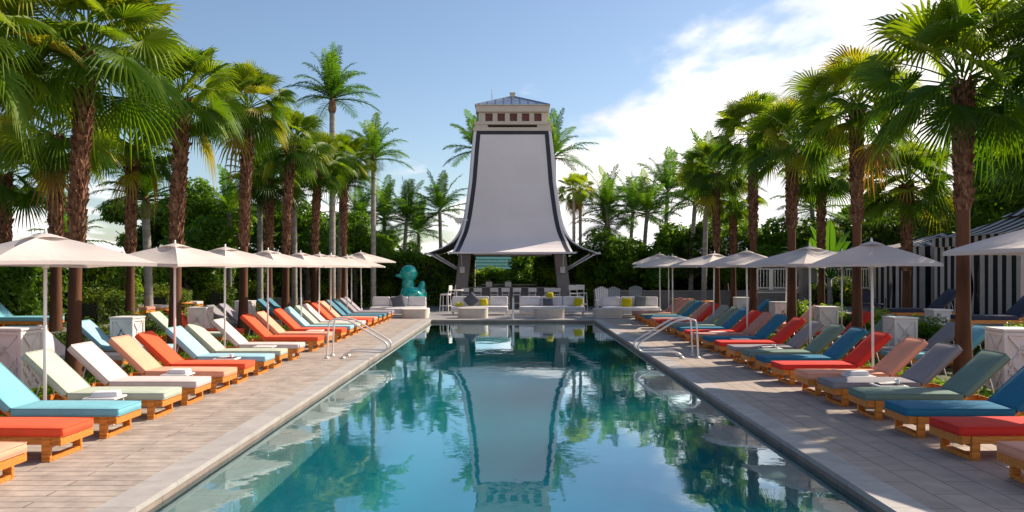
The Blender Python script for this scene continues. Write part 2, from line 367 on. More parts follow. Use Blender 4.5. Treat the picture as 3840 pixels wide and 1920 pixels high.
vab=N(t,'ShaderNodeVolumeAbsorption'); vab.inputs[0].default_value=(.02,.72,.80,1); vab.inputs[1].default_value=.42
vsc=N(t,'ShaderNodeVolumeScatter'); vsc.inputs[0].default_value=(.01,.74,.90,1); vsc.inputs[1].default_value=.30; vsc.inputs[2].default_value=.1
vad=N(t,'ShaderNodeAddShader'); link(t,vab.outputs[0],vad.inputs[0]); link(t,vsc.outputs[0],vad.inputs[1]); link(t,vad.outputs[0],oo.inputs['Volume'])
m2,t2=new_mat('pool_water_sides'); o2=N(t2,'ShaderNodeOutputMaterial'); tb=N(t2,'ShaderNodeBsdfTransparent'); link(t2,tb.outputs[0],o2.inputs[0])
va2=N(t2,'ShaderNodeVolumeAbsorption'); va2.inputs[0].default_value=(.02,.72,.80,1); va2.inputs[1].default_value=.42
vs2=N(t2,'ShaderNodeVolumeScatter'); vs2.inputs[0].default_value=(.01,.74,.90,1); vs2.inputs[1].default_value=.30; vs2.inputs[2].default_value=.1
vd2=N(t2,'ShaderNodeAddShader'); link(t2,va2.outputs[0],vd2.inputs[0]); link(t2,vs2.outputs[0],vd2.inputs[1]); link(t2,vd2.outputs[0],o2.inputs['Volume'])
b=MB(); e=.004; X0,X1,Y0,Y1=-xw+e,xw-e,PY0+e,PY1+.02-e; zd=D+e
prf=[(X0,WZ),(X1,WZ),(X1,zd),(-xw+BW+e,zd),(-xw+BW+e,BZ+e),(X0,BZ+e)]; k=len(prf)
b.v=[(x,Y0,z) for x,z in prf]+[(x,Y1,z) for x,z in prf]; b.t=[.5]*2*k
b.f=[(i,(i+1)%k,k+(i+1)%k,k+i) for i in range(k)]+[tuple(range(k-1,-1,-1)),tuple(range(k,2*k))]; b.m=[0]+[1]*(k+1); b.sm=[False]*(k+2)
wme=b.mesh('pool_water',[m,m2]); o=ob('pool_water',wme)
bmw=bmesh.new(); bmw.from_mesh(wme); bmesh.ops.recalc_face_normals(bmw,faces=bmw.faces); bmw.to_mesh(wme); bmw.free(); tag(o,kind='structure')
# raised side terraces with retaining walls
TZL,TZR=.5,.6
sheet('left_terrace', [(-40,-4,-11.4,60)], TZL, pmat('terrace_gravel',(.20,.175,.15),.9,.25,4,.4,40), thick=.5)
sheet('right_terrace', [(11.2,-4,40,34.2)], TZR, pmat('dark_paving',(.13,.12,.12),.8,.2,2,.2,30), thick=.6)
for nm,x,z,lb in (('retaining_wall',-11.3,.56,'low grey retaining wall behind the left loungers and hedges'),('retaining_wall',11.1,.66,'low grey retaining wall below the striped cabanas')):
    b=MB(); b.box((x,15,z/2),(.2,38,z)); b.box((x,15,z+.025),(.28,38,.05))
    o=ob(nm,b.mesh(nm,GREYC)); tag(o,lb,'wall','retaining walls of the side terraces')

# ------------------------------------------------------------------ sun loungers
LW=.64
ANG=R(43); HX=-1.42
def lounger_frame():
    parts=[]
    b=MB()
    for sy in (-1,1): b.box((-.99,sy*(LW/2-.03),.235),(1.93,.035,.09))
    b.box((-.035,0,.235),(.03,LW+.02,.105)); b.box((-1.94,0,.235),(.03,LW-.10,.09))
    for i in range(9): b.box((-.14-.155*i,0,.272),(.09,LW-.1,.016))
    parts.append(('frame',b.mesh('lounger_frame',WOOD,bevel=.004)))
    def leg(x):
        b=MB()
        for sy in (-1,1): b.box((x,sy*(LW/2-.02),.14),(.10,.045,.28))
        b.box((x,0,.025),(.10,LW-.085,.05)); b.box((x,0,.165),(.05,LW-.085,.04))
        return b.mesh('lounger_leg',WOOD,bevel=.004)
    parts.append(('leg',leg(-.20))); parts.append(('leg',leg(-1.72)))
    b=MB(); d=Vector((-math.cos(ANG),0,math.sin(ANG))); nrm=Vector((math.sin(ANG),0,math.cos(ANG)))
    h=Vector((HX+.02,0,.275))
    for sy in (-1,1): b.bar(h+Vector((0,sy*(LW/2-.025),0)), h+d*.88+Vector((0,sy*(LW/2-.025),0)), .035,.05,up=nrm)
    for i in range(6): p=h+d*(.07+.157*i)+nrm*.018; b.box(p,(.09,LW-.08,.015),rot=Matrix.Rotation(ANG,3,'Y'))
    parts.append(('back_frame',b.mesh('lounger_back_frame',WOOD,bevel=.003)))
    b=MB(); p=h+d*.55-nrm*.03
    for sy in (-1,1): b.tube([p+Vector((0,sy*.22,0)),(-1.93,sy*.22,.25)],.008,6)
    b.tube([p+Vector((0,-.22,0)),p+Vector((0,.22,0))],.008,6)
    parts.append(('prop_bar',b.mesh('lounger_prop',STEEL)))
    return parts
LFR=lounger_frame()
def pipe(b,cx,cz,L,rot=None,c=None):
    for dz in (-.043,.047):
        hx,hy=L/2-.004,LW/2-.004; r=.03; P=[]
        for sx,sy,a0 in ((1,1,0),(-1,1,90),(-1,-1,180),(1,-1,270)):
            for k in range(4):
                a=R(a0+30*k); P.append(Vector((sx*(hx-r)+r*math.cos(a),sy*(hy-r)+r*math.sin(a),dz)))
        P.append(P[0]); P=[(rot@p if rot else p)+Vector(c) for p in P]
        b.tube(P,.006,5,mi=1,cap=False)
def seat_mesh(mt):
    V,F=rounded((-.71,0,.333),(1.42,LW,.098),.034,puff=.022,segs=(12,6)); b=MB(); b.add(V,F,smooth=True); pipe(b,0,0,1.42,c=(-.71,0,.333)); return b.mesh('lounger_seat_cushion',[mt,mt])
def back_mesh(mt):
    d=Vector((-math.cos(ANG),0,math.sin(ANG))); nrm=Vector((math.sin(ANG),0,math.cos(ANG)))
    c=Vector((HX-.015,0,.345))+d*.43+nrm*.005
    V,F=rounded((0,0,0),(.86,LW,.098),.034,puff=.022,segs=(10,6))
    rot=Matrix.Rotation(ANG,3,'Y'); b=MB(); b.add([rot@v+c for v in V],F,smooth=True); pipe(b,0,0,.86,rot,c); return b.mesh('lounger_back_cushion',[mt,mt])
CM={}
for k,mt in list(CUSH.items())+[('navy',NAVY)]: CM[k]=(seat_mesh(mt),back_mesh(mt))
def make_lounger():
    r=empty('sun_lounger'); tag(r,'sun lounger','sun lounger')
    for n,me in LFR: ob(n,me,r)
    ob('seat_cushion',CM['peach'][0],r); ob('back_cushion',CM['peach'][1],r)
    return r
LPROTO=make_lounger(); lused=[False]
def place_lounger(x,y,rz,colour,label,group,z=0):
    o=tree_copy(LPROTO) if lused[0] else LPROTO
    lused[0]=True
    o.location=(x,y,z); o.rotation_euler=(0,0,rz); o['label']=label; o['group']=group
    for ch in o.children:
        if ch.name.startswith('seat_cushion'): ch.data=CM[colour][0]
        if ch.name.startswith('back_cushion'): ch.data=CM[colour][1]
    return o
CN=dict(peach='peach',coral='coral orange',aqua='aqua blue',sage='pale sage green',offwhite='off-white',blue='light blue',teal='dusky teal',grey='grey',lavender='lavender grey',
        red='red',deepblue='deep blue',greengrey='grey-green',rose='dusty rose',silver='silver grey',navy='navy')
def zs(L): return [L[0]]+[ (L[i-1]+2*L[i]+L[i+1])/4 for i in range(1,len(L)-1)]+[L[-1]]
LEFT=[('peach',8.22),('coral',9.55),('aqua',10.78),('sage',12.05),('offwhite',13.22),('peach',14.45),('coral',15.55),('blue',16.75),('sage',17.85),('offwhite',19.3),('coral',21.3),('peach',22.5),
      ('coral',24.0),('blue',25.2),('sage',26.3),('offwhite',27.3),('coral',28.4),('peach',29.5),('teal',30.7),('teal',31.7),('grey',32.9),('lavender',33.9)]
RIGHT=[('peach',8.25),('red',9.6),('deepblue',10.8),('greengrey',12.0),('grey',13.1),('peach',14.15),('red',15.4),('deepblue',16.5),('greengrey',17.6),('grey',18.7),('red',19.85),('deepblue',21.1),
       ('rose',22.2),('red',23.2),('deepblue',24.4),('greengrey',25.5),('silver',26.6),('red',27.8),('rose',28.9),('deepblue',30.1),('greengrey',31.2),('rose',32.3),('rose',33.4)]
FXL=5.07
for i,(c,zf) in enumerate(LEFT):
    place_lounger(-FXL-rnd.uniform(-.02,.03), zf-LW/2, R(rnd.uniform(-2,2)), c, f'{CN[c]} cushioned teak lounger, {ORD[i]} from the front in the left poolside row', 'sun loungers in the left poolside row')
for i,(c,zf) in enumerate(RIGHT):
    place_lounger(FXL+rnd.uniform(-.02,.03), zf-LW/2, math.pi+R(rnd.uniform(-2,2)), c, f'{CN[c]} cushioned teak lounger, {ORD[i]} from the front in the right poolside row', 'sun loungers in the right poolside row')
for i,(c,y) in enumerate([('coral',12.2),('offwhite',16.6),('blue',18.5),('sage',22.2),('coral',23.3),('grey',26.2),('lavender',27.3),('teal',31.4),('teal',32.5)]):
    place_lounger(-8.05, y, R(rnd.uniform(-2,2)), c, f'{CN[c]} lounger, {ORD[i]} from the front in the left back row between the palms', 'sun loungers in the left back row')
for i,(c,y) in enumerate([('red',12.2),('aqua',16.9),('grey',17.9),('greengrey',20.9),('red',22.3),('peach',26.0),('deepblue',31.0)]):
    place_lounger(8.05, y, math.pi+R(rnd.uniform(-2,2)), c, f'{CN[c]} lounger, {ORD[i]} from the front in the right back row between the palms', 'sun loungers in the right back row')
for c,y,lb in [('aqua',21.3,'aqua blue lounger alone on the left terrace nearest the camera'),('grey',25.6,'grey lounger standing on the left terrace behind the leaning palms'),('rose',26.8,'dusty rose lounger on the left terrace beside the white one'),('offwhite',27.9,'off-white lounger on the left terrace right beside the rose one'),('offwhite',31.0,'farthest off-white lounger on the left terrace by the hedge')]:
    place_lounger(-12.3, y, 0, c, lb, 'sun loungers on the left terrace', TZL)
for c,x,y,lb in [('navy',11.4,20.2,'navy lounger in front of the nearer striped cabana'),('navy',11.2,23.6,'navy lounger between the two striped cabanas')]:
    place_lounger(x, y, math.pi, c, lb, 'navy loungers before the cabanas', TZR)

# ------------------------------------------------------------------ umbrellas
def umbrella(rr=1.5, eave=2.27, apex=2.66):
    r=empty('patio_umbrella'); tag(r,'umbrella','umbrella')
    b=MB(); b.tube([(0,0,0.04),(0,0,2.68)],.024,12); ob('pole',b.mesh('umbrella_pole',WHITE),r)
    b=MB(); b.box((0,0,.025),(.5,.5,.05)); b.tube([(0,0,.05),(0,0,.32)],.034,12); ob('base',b.mesh('umbrella_base',WHITE,bevel=.006),r)
    # square canopy: 4 corners at radius rr, sagging between ribs
    b=MB(); n=10; m_=12; V=[]; F=[]
    for i in range(n+1):
        tt=i/n
        for j in range(m_*4):
            sg=j//m_; u=(j%m_)/m_; a0=R(90*sg); a1=R(90*(sg+1))
            p0=Vector((math.cos(a0),math.sin(a0))); p1=Vector((math.cos(a1),math.sin(a1)))
            p=(p0*(1-u)+p1*u)*rr*tt
            # inward scallop of the hem, sag between ribs
            p*=1-.035*math.sin(math.pi*u)*tt
            z=apex-(apex-eave)*(tt**1.28)
            z-=.085*math.sin(math.pi*u)*math.sin(math.pi*min(1,tt*.95))-.03*math.sin(math.pi*u)*tt*tt
            V.append((p.x,p.y,z))
    k=m_*4
    F=[(i*k+j,i*k+(j+1)%k,(i+1)*k+(j+1)%k,(i+1)*k+j) for i in range(n) for j in range(k)]
    # hem hanging straight down
    base=len(V)-k
    for j in range(k):
        x,y,z=V[base+j]; V.append((x*1.001,y*1.001,z-.05))
    F+=[((base+j),(base+(j+1)%k),(base+k+(j+1)%k),(base+k+j)) for j in range(k)]
    b.add(V,F,smooth=False)
    me=b.mesh('umbrella_canopy',CANV)
    for p in me.polygons: p.use_smooth=False
    cn=ob('canopy',me,r)
    b=MB(); V=[];F=[]; n=4
    for i in range(n+1):
        tt=i/n
        for j in range(16):
            sg=j//4; u=(j%4)/4; a0=R(90*sg); a1=R(90*(sg+1))
            p0=Vector((math.cos(a0),math.sin(a0))); p1=Vector((math.cos(a1),math.sin(a1)))
            p=(p0*(1-u)+p1*u)*rr*.21*tt*(1-.12*math.sin(math.pi*u)*tt)
            V.append((p.x,p.y,apex+.035-.085*tt**1.3+.025*math.sin(math.pi*u)*tt))
    F=[(i*16+j,i*16+(j+1)%16,(i+1)*16+(j+1)%16,(i+1)*16+j) for i in range(n) for j in range(16)]
    b.add(V,F); ob('vent_cap',b.mesh('umbrella_vent',CANV),r)
    b=MB(); b.tube([(0,0,apex+.02),(0,0,apex+.05),(0,0,apex+.10)],[.035,.02,.016],10); ob('finial',b.mesh('umbrella_finial',WHITE),r)
    for q in range(4):
        a=R(90*q); c,s_=math.cos(a),math.sin(a)
        b=MB(); b.bar((0.03*c,.03*s_,apex-.04),(rr*.99*c,rr*.99*s_,eave-.02),.018,.028); b.bar((.03*c,.03*s_,apex-.42),(rr*.5*c,rr*.5*s_,apex-.04-(apex-eave)*.48),.014,.02)
        ob('rib',b.mesh('umbrella_rib',WHITE),r)
    b=MB(); b.tube([(0,0,apex-.46),(0,0,apex-.38)],.045,12); ob('runner',b.mesh('umbrella_runner',WHITE),r)
    return r
UP=umbrella(); uused=[False]
def place_umb(px,Y,rz,label,group='cream square patio umbrellas',s=1.0,X=None,dz=0):
    o=tree_copy(UP) if uused[0] else UP
    uused[0]=True
    o.location=(X if X is not None else X_at(px,Y),Y,dz); o.rotation_euler=(R(rnd.uniform(-.8,.8)),R(rnd.uniform(-.8,.8)),R(rz)); o.scale=(s,s,s); o['label']=label; o['group']=group
UL=[(168,11.1,8),(655,15.75,25),(842,18.4,20),(1004,21.7,25),(1131,25.0,22),(1196,27.2,18),(1239,29.0,25),(1302,32.0,15),(1318,33.2,28)]
for i,(px,Y,rz) in enumerate(UL):
    place_umb(px,Y,rz,f'cream square umbrella, {ORD[i]} from the front along the left poolside row','cream umbrellas along the left loungers')
place_umb(1356,35.3,20,'slightly taller cream umbrella at the far end of the left row','cream umbrellas along the left loungers',1.06,dz=.06)
UR=[(4085,9.85,-20),(3275,14.55,22),(3040,17.8,-25),(2803,22.1,20),(2675,26.2,-22),(2523,31.0,25),(2508,33.2,-15)]
for i,(px,Y,rz) in enumerate(UR):
    lb=f'cream square umbrella, {ORD[i]} from the front along the right poolside row'
    place_umb(px,Y,rz,lb,'cream umbrellas along the right loungers',1.07 if i==0 else 1.0,dz=0)
place_umb(2476,35.7,30,'cream umbrella with the most distant pole beyond the right row','cream umbrellas along the right loungers',1.06)
place_umb(2946,27.5,10,'cream umbrella of the right back row farther from the camera','cream umbrellas of the right back row')
place_umb(3157,22.6,15,'cream umbrella of the right back row nearer the camera','cream umbrellas of the right back row')

# ------------------------------------------------------------------ side tables and things on them
def side_table():
    r=empty('side_table'); tag(r,'table','side table')
    V,F=rounded((0,0,.375),(.46,.36,.03),.012); b=MB(); b.add(V,F,smooth=True); ob('tabletop',b.mesh('table_top',WHITE),r)
    for sx in (-1,1):
        b=MB(); b.tube([(sx*.19,-.14,.36),(sx*.19,-.14,.012),(sx*.19,.14,.012),(sx*.19,.14,.36)],.011,8,smooth=False); ob('leg',b.mesh('table_leg',WHITE),r)
    return r
SP=side_table(); sused=[False]
def put_table(x,y,label,grp):
    o=tree_copy(SP) if sused[0] else SP
    sused[0]=True; o.location=(x,y,0); o['label']=label; o['group']=grp
def gap(lst,i): return (lst[i][1]-LW/2+lst[i+1][1]-LW/2)/2
for q,i in enumerate((2,4,6,8,11,14)):
    put_table(-5.75, gap(LEFT,i), f'small white side table between the {ORD[i]} and {ORD[i+1]} loungers of the left row','white side tables in the left row')
for q,i in enumerate((3,4,8,10,12)):
    put_table(5.85, gap(RIGHT,i), f'small white side table between the {ORD[i]} and {ORD[i+1]} loungers of the right row','white side tables in the right row')
def towel(x,y,z,label,rz=0):
    b=MB()
    for k in range(3):
        V,F=rounded((0,0,.014+.024*k),(.34-.01*k,.22-.008*k,.026),.012,segs=(5,4)); b.add(V,F,smooth=True)
    o=ob('folded_towel',b.mesh('folded_towel',SOFA),loc=(x,y,z),rot=(0,0,rz)); tag(o,label,'towel','folded white towels')
towel(-5.72,gap(LEFT,2),.39,'folded white towel on the table beside the aqua front lounger',.2)
towel(-5.72,gap(LEFT,4),.39,'folded white towel on the table between the off-white and peach loungers',-.1)
towel(5.82,gap(RIGHT,4),.39,'folded white towel on the table between the grey and peach loungers',.1)
def menu(x,y,z,label):
    r=empty('drinks_tray',(x,y,z)); tag(r,label,'tray')
    V,F=rounded((0,0,.008),(.36,.24,.016),.007); b=MB(); b.add(V,F,smooth=True); ob('tray',b.mesh('tray',DARK),r)
    b=MB()
    for k in range(3): b.box((-.05+.05*k,.02*k-.02,.02+.004*k),(.2,.14,.004),rot=Matrix.Rotation(.3*k-.2,3,'Z'))
    ob('paper',b.mesh('tray_papers',WHTP),r)
    b=MB()
    b.lathe([(.0,.0),(.03,.0),(.028,.01),(.036,.07),(.034,.07),(.027,.014),(0,.012)],14,(.11,-.05,.016)); ob('cup',b.mesh('tray_cup',WHITE),r)
menu(5.85,gap(RIGHT,3),.39,'dark tray of menus and a cup beside the grey-green front lounger')
menu(5.8,gap(RIGHT,8),.39,'dark tray on the table farther along the right row')
menu(-5.75,gap(LEFT,6),.39,'dark tray on the table beside the light blue lounger')

# ------------------------------------------------------------------ hand rails at the pool steps
def handrail(sx):
    r=empty('pool_handrail',(sx*4.1,0,0)); 
    for k,Y in enumerate((19.15,19.75)):
        def P(x,z): return (sx*(x-4.1),Y,z)
        ctl=[(4.52,.02),(4.50,.45),(4.47,.86),(4.42,.93),(4.30,.955),(4.12,.94),(3.92,.88),(3.55,.66),(3.2,.45),(3.08,.36),(3.05,.28),(3.09,.20),(3.2,.15),(3.4,.15),(3.7,.165),(3.95,.15),(4.08,.10),(4.13,.02)]
        # smooth
        pts=[]
        for i in range(len(ctl)-1):
            p0=Vector(ctl[max(i-1,0)]);p1=Vector(ctl[i]);p2=Vector(ctl[i+1]);p3=Vector(ctl[min(i+2,len(ctl)-1)])
            for s in range(4):
                u=s/4; q=.5*((2*p1)+(-p0+p2)*u+(2*p0-5*p1+4*p2-p3)*u*u+(-p0+3*p1-3*p2+p3)*u**3); pts.append(P(q.x,q.y))
        pts.append(P(*ctl[-1]))
        b=MB(); b.tube(pts,.022,10); rl=ob('rail',b.mesh('handrail_tube',STEEL),r)
        for x in (4.52,4.13):
            b=MB(); b.lathe([(.0,.0),(.065,.0),(.065,.018),(.035,.03),(.03,.05)],16,P(x,.001)); ob('flange',b.mesh('handrail_flange',STEEL),rl)
    return r
tag(handrail(-1),'pair of looped steel handrails at the left edge of the pool','handrail','pool handrails')
tag(handrail(1),'pair of looped steel handrails at the right edge of the pool','handrail','pool handrails')
b=MB(); b.box((0,0,.01),(.16,.16,.02)); b.box((0,0,.45),(.085,.06,.88)); 
o=ob('white_post',b.mesh('white_post',WHITE,bevel=.004),loc=(.03,33.75,.006)); tag(o,'slim white post standing at the middle of the far pool edge','post')

# ------------------------------------------------------------------ lattice planters (carved white boxes)
def lattice_box(w_=.56,d_=.56,h_=1.0):
    r=empty('lattice_box'); tag(r,'box','towel box')
    b=MB(); b.box((0,0,h_/2),(w_-.06,d_-.06,h_-.02)); ob('body',b.mesh('box_body',WHTP),r)
    for q in range(4):
        b=MB(); rot=Matrix.Rotation(R(90*q),3,'Z'); hw=w_/2
        def pt(u,z,o_=0): return rot@Vector((u,-hw+.015-o_,z))
        for a_,c_ in (((-hw+.03,.02),(-hw+.03,h_-.02)),((hw-.03,.02),(hw-.03,h_-.02)),):
            b.bar(pt(*a_),pt(*c_),.05,.03,up=rot@Vector((0,-1,0)))
        for zz_ in (.05,h_-.05): b.bar(pt(-hw+.055,zz_),pt(hw-.055,zz_),.05,.028,up=rot@Vector((0,-1,0)))
        for (u0,z0,u1,z1) in ((-.2,.08,.2,h_*.55),(.2,.08,-.2,h_*.55),(-.2,h_*.45,.2,h_-.08),(.2,h_*.45,-.2,h_-.08),(-.2,h_*.3,0,h_*.75),(.2,h_*.3,0,h_*.75),(0,.08,-.2,h_*.4),(0,.08,.2,h_*.4)):
            b.bar(pt(u0,z0),pt(u1,z1),.03,.02,up=rot@Vector((0,-1,0)))
        ob('lattice_panel',b.mesh('lattice_panel',WHTP),r)
    b=MB(); b.box((0,0,h_+.01),(w_+.03,d_+.03,.04)); ob('lid',b.mesh('box_lid',WHTP,bevel=.006),r)
    return r
BP=lattice_box(); first=[True]
def put_box(px,Y,label,s=1):
    o=BP if first[0] else tree_copy(BP); first[0]=False
    o.location=(X_at(px,Y),Y,0); o.scale=(s,s,s); o['label']=label; o['group']='white lattice boxes between the loungers'; o.rotation_euler=(0,0,R(rnd.uniform(-4,4)))
put_box(60,14.2,'white lattice box at the far left behind the sage lounger',1.1)
put_box(478,19.0,'white lattice box between the two nearest left palms')
put_box(752,23.6,'grey-shaded lattice box behind the second left umbrella')
put_box(920,28.2,'lattice box behind the third left palm')
put_box(3375,18.9,'white lattice box under the right row umbrella beside the grey back lounger')
put_box(3795,14.0,'white lattice box at the far right edge behind the grey-green lounger',1.1)
put_box(3098,24.0,'white lattice box beside the red back lounger on the right',1.0)
put_box(2925,27.3,'white lattice box left of the peach back lounger',1.0)
put_box(2783,31.5,'white lattice box farthest along the right back row',1.0)

# ------------------------------------------------------------------ pagoda tower with screens
TY=47.0
def prof(rows, cx0):    # (zoom y, zoom half width) -> (height above ground, half px)
    return [((HY-(330+y/1.981)), h/1.981) for y,h in rows]
rp=prof([(318,284),(345,289),(400,296),(500,308),(600,315),(700,323),(800,336),(900,352),(960,363),(1010,377),(1050,392),(1080,406),(1110,425),(1140,452),(1165,490),(1190,540),(1208,590),(1222,634)],0)
wp=prof([(318,283),(345,287),(400,292),(500,301),(600,309),(700,317),(800,330),(900,344),(960,354),(1010,364),(1050,374),(1080,384),(1110,396),(1140,410),(1165,420),(1190,432),(1208,442),(1222,449)],0)
PR=[]
for (ya,ra),(yb,wa) in zip(rp,wp):
    # side panel silhouette at its near edge, front panel at depth TY-r
    r=4.0; wv=3.0
    for _ in range(12):
        wv=wa*(TY-r)/FX; r=ra*(TY-wv)/FX
    z=CH+ya*(TY-(r+wv)/2)/FX
    PR.append((z,r,wv))
tower=empty('pagoda_tower',(0,TY,0)); tag(tower,'tall pagoda-shaped screen tower with flared white panels and a hip roof','tower')
def tpanel(q):
    rot=Matrix.Rotation(R(90*q),3,'Z')
    def P(u,r,z): return rot@Vector((u,-r,z))
    n=len(PR)
    def strip(name,lo,hi,off,mt,parent,th=.05,i0=0,i1=None,top=None,bot=None):
        b=MB(); V=[];F=[]; ii=range(i0,i1 or n)
        for i in ii:
            z,r,wv=PR[i]
            a_,c_=lo(wv),hi(wv)
            for u in (a_,c_):
                V.append(P(u,r+off,z)); 
            for u in (a_,c_):
                V.append(P(u,r+off-th,z))
        m_=len(list(ii))
        for k in range(m_-1):
            o=4*k
            F+= [(o,o+1,o+5,o+4),(o+3,o+2,o+6,o+7),(o+2,o,o+4,o+6),(o+1,o+3,o+7,o+5)]
        F+=[(0,2,3,1),(4*m_-4,4*m_-3,4*m_-1,4*m_-2)]
        b.add(V,F,smooth=False); return ob(name,b.mesh(name,mt),parent)
    pn=strip('screen_panel',lambda w_:-w_+.37,lambda w_:w_-.37,0,SCRF,tower,i0=1)
    z1,r1,w1=PR[1]
    for s in (-1,1):
        if s<0: strip('dark_band',lambda w_:-w_+.13,lambda w_:-w_+.37,.012,SCRB,pn); strip('border',lambda w_:-w_,lambda w_:-w_+.13,.02,SCRW,pn,th=.14)
        else: strip('dark_band',lambda w_:w_-.37,lambda w_:w_-.13,.012,SCRB,pn); strip('border',lambda w_:w_-.13,lambda w_:w_,.02,SCRW,pn,th=.14)
    b=MB(); z0,r0,w0=PR[0]; z1b,r1b,w1b=PR[1]; zb=z1b-.004
    b.add([P(-w0+.37,r0+.014,z0),P(w0-.37,r0+.014,z0),P(w1b-.37,r1b+.014,zb),P(-w1b+.37,r1b+.014,zb),P(-w0+.37,r0-.05,z0),P(w0-.37,r0-.05,z0),P(w1b-.37,r1b-.05,zb),P(-w1b+.37,r1b-.05,zb)],[(3,2,1,0),(0,1,5,4),(2,3,7,6)],0)
    ob('dark_band',b.mesh('dark_band',SCRB),pn)
    # back-lining: rest of panel between zb and PR[1]
    # bottom lip
    z,r,wv=PR[-1]
    b=MB(); c=P(0,r+.0,z-.03); dims=(2*wv+.35,.30,.10) if q%2==0 else (.30,2*wv+.35,.10); b.box(c,dims); ob('bottom_lip',b.mesh('bottom_lip',SCRW,bevel=.01),pn)
    # struts to the legs
    for s in ((-1,1) if q%2 else ()):
        b=MB()
        for k,(u,dr) in enumerate(((wv-.1,.05),(wv-.55,-.45))):
            b.bar(P(s*u,r-.15+ (0 if k==0 else -.25),z-.08),P(s*(2.35),3.05,2.2-10/FX*44+(0 if k==0 else .12)),.07,.07)
        ob('strut',b.mesh('strut',SCRW),pn)
for q in range(4): tpanel(q)
ztop=PR[0][0]; rt=PR[0][1]
b=MB(); b.box((0,0,ztop+.09),(2*rt+.14,2*rt+.14,.20)); ob('cornice',b.mesh('cornice',BEIGE,bevel=.01),tower)
# open clerestory gap: corner posts + coloured panes, ledge, cabin
def tz(y): return Z_at(330+y/1.981, TY-2.2)
zg0,zg1=tz(300),tz(277)
b=MB()
for sx in (-1,1):
    for sy in (-1,1): b.box((sx*(rt-.4),sy*(rt-.4),(zg0+zg1)/2+.1),(.75,.75,zg1-zg0+.1))
ob('corner_block',b.mesh('corner_block',BEIGE),tower)
for k in range(5):
    b=MB(); b.box((-1.05+.52*k,-1.3,(zg0+zg1)/2+.1),(.13,.13,zg1-zg0+.1)); ob('clerestory_post',b.mesh('clerestory_post',BRICK),tower)
zl1=tz(265)
b=MB(); b.box((0,0,(zg1+zl1)/2+.09),(2*rt+.06,2*rt+.06,.17)); ob('ledge',b.mesh('ledge',BEIGE,bevel=.01),tower)
zc1=tz(180); zl=(zg1+zl1)/2+.175
hw=1.95
cab=None
b=MB()
# cabin walls with five openings a side
zA=tz(240); zB=tz(182)
for q in range(4):
    rot=Matrix.Rotation(R(90*q),3,'Z')
    def bx(u0,u1,z0,z1,r0=hw,th=.16,o_=0):
        c=rot@Vector(((u0+u1)/2,-(r0-th/2)-o_,(z0+z1)/2)); dx,dy=(u1-u0,th) if q%2==0 else (th,u1-u0); b.box(c,(dx,dy,z1-z0))
    bx(-hw,hw-.16,zl,zA); bx(-hw,hw-.16,zB,zc1+.05)
    xs=[-hw]+sum([[(-1.56+.70*k)+ -.0,(-1.56+.70*k)+.42] for k in range(5)],[])+[hw-.16]
    for k in range(0,len(xs),2): bx(xs[k],xs[k+1],zA,zB)
ob('cabin_wall',b.mesh('cabin_wall',BEIGE),tower)
b=MB(); b.box((0,0,(zA+zB)/2),(2*hw-.55,2*hw-.55,zB-zA+.1)); ob('shutter_core',b.mesh('cabin_core',BRICK),tower)
for q in range(4):
    rot=Matrix.Rotation(R(90*q),3,'Z')
    for k in range(5):
        b=MB(); u=-1.56+.70*k+.21
        c=rot@Vector((u,-(hw-.13),(zA+zB)/2)); dm=(.40,.03,zB-zA-.02) if q%2==0 else (.03,.40,zB-zA-.02); b.box(c,dm)
        ob('window',b.mesh('window',BRICK),tower)
ze0=tz(180)+.05; ze1=tz(128); hf=2.1
b=MB(); b.box((0,0,(ze0+ze1)/2),(2*hf,2*hf,ze1-ze0)); b.box((0,0,ze1+.03),(2*hf+.12,2*hf+.12,.05)); ob('fascia',b.mesh('fascia',BEIGE,bevel=.01),tower)
# hip roof with seams
zr=ze1+.055; za=Z_at(330+62/1.981,TY)
hr=2.12
b=MB(); b.add([(-hr,-hr,zr),(hr,-hr,zr),(hr,hr,zr),(-hr,hr,zr),(0,0,za)],[(0,1,4),(1,2,4),(2,3,4),(3,0,4),(3,2,1,0)],0)
rf=ob('roof',b.mesh('tower_roof',ROOFB),tower)
b=MB()
for q in range(4):
    rot=Matrix.Rotation(R(90*q),3,'Z')
    for k in range(-4,5):
        u=k*.47; zt=zr+(za-zr)*(1-abs(u)/hr)
        p0=rot@Vector((u,-hr,zr+.02)); p1=rot@Vector((u,-abs(u)*1.0-.0,zt+.02))
        if (p1-p0).length>.05: b.bar(p0,p1,.03,.05)
    b.bar(rot@Vector((-hr,-hr,zr+.02)),Vector((0,0,za+.02)),.07,.06)
ob('roof_seams',b.mesh('roof_seams',ROOFB),rf)
b=MB(); b.box((0,0,za+.02),(.28,.28,.24)); b.box((0,0,za+.17),(.34,.34,.06)); b.add([(-.14,-.14,za+.2),(.14,-.14,za+.2),(.14,.14,za+.2),(-.14,.14,za+.2),(0,0,za+.28)],[(0,1,4),(1,2,4),(2,3,4),(3,0,4)])
ob('finial',b.mesh('tower_finial',BEIGE),tower)
b=MB(); b.tube([(-1.2,-1.2,zr+.2),(-1.2,-1.2,zr+1.1)],.015,6); ob('lightning_rod',b.mesh('lightning_rod',DARK),tower)
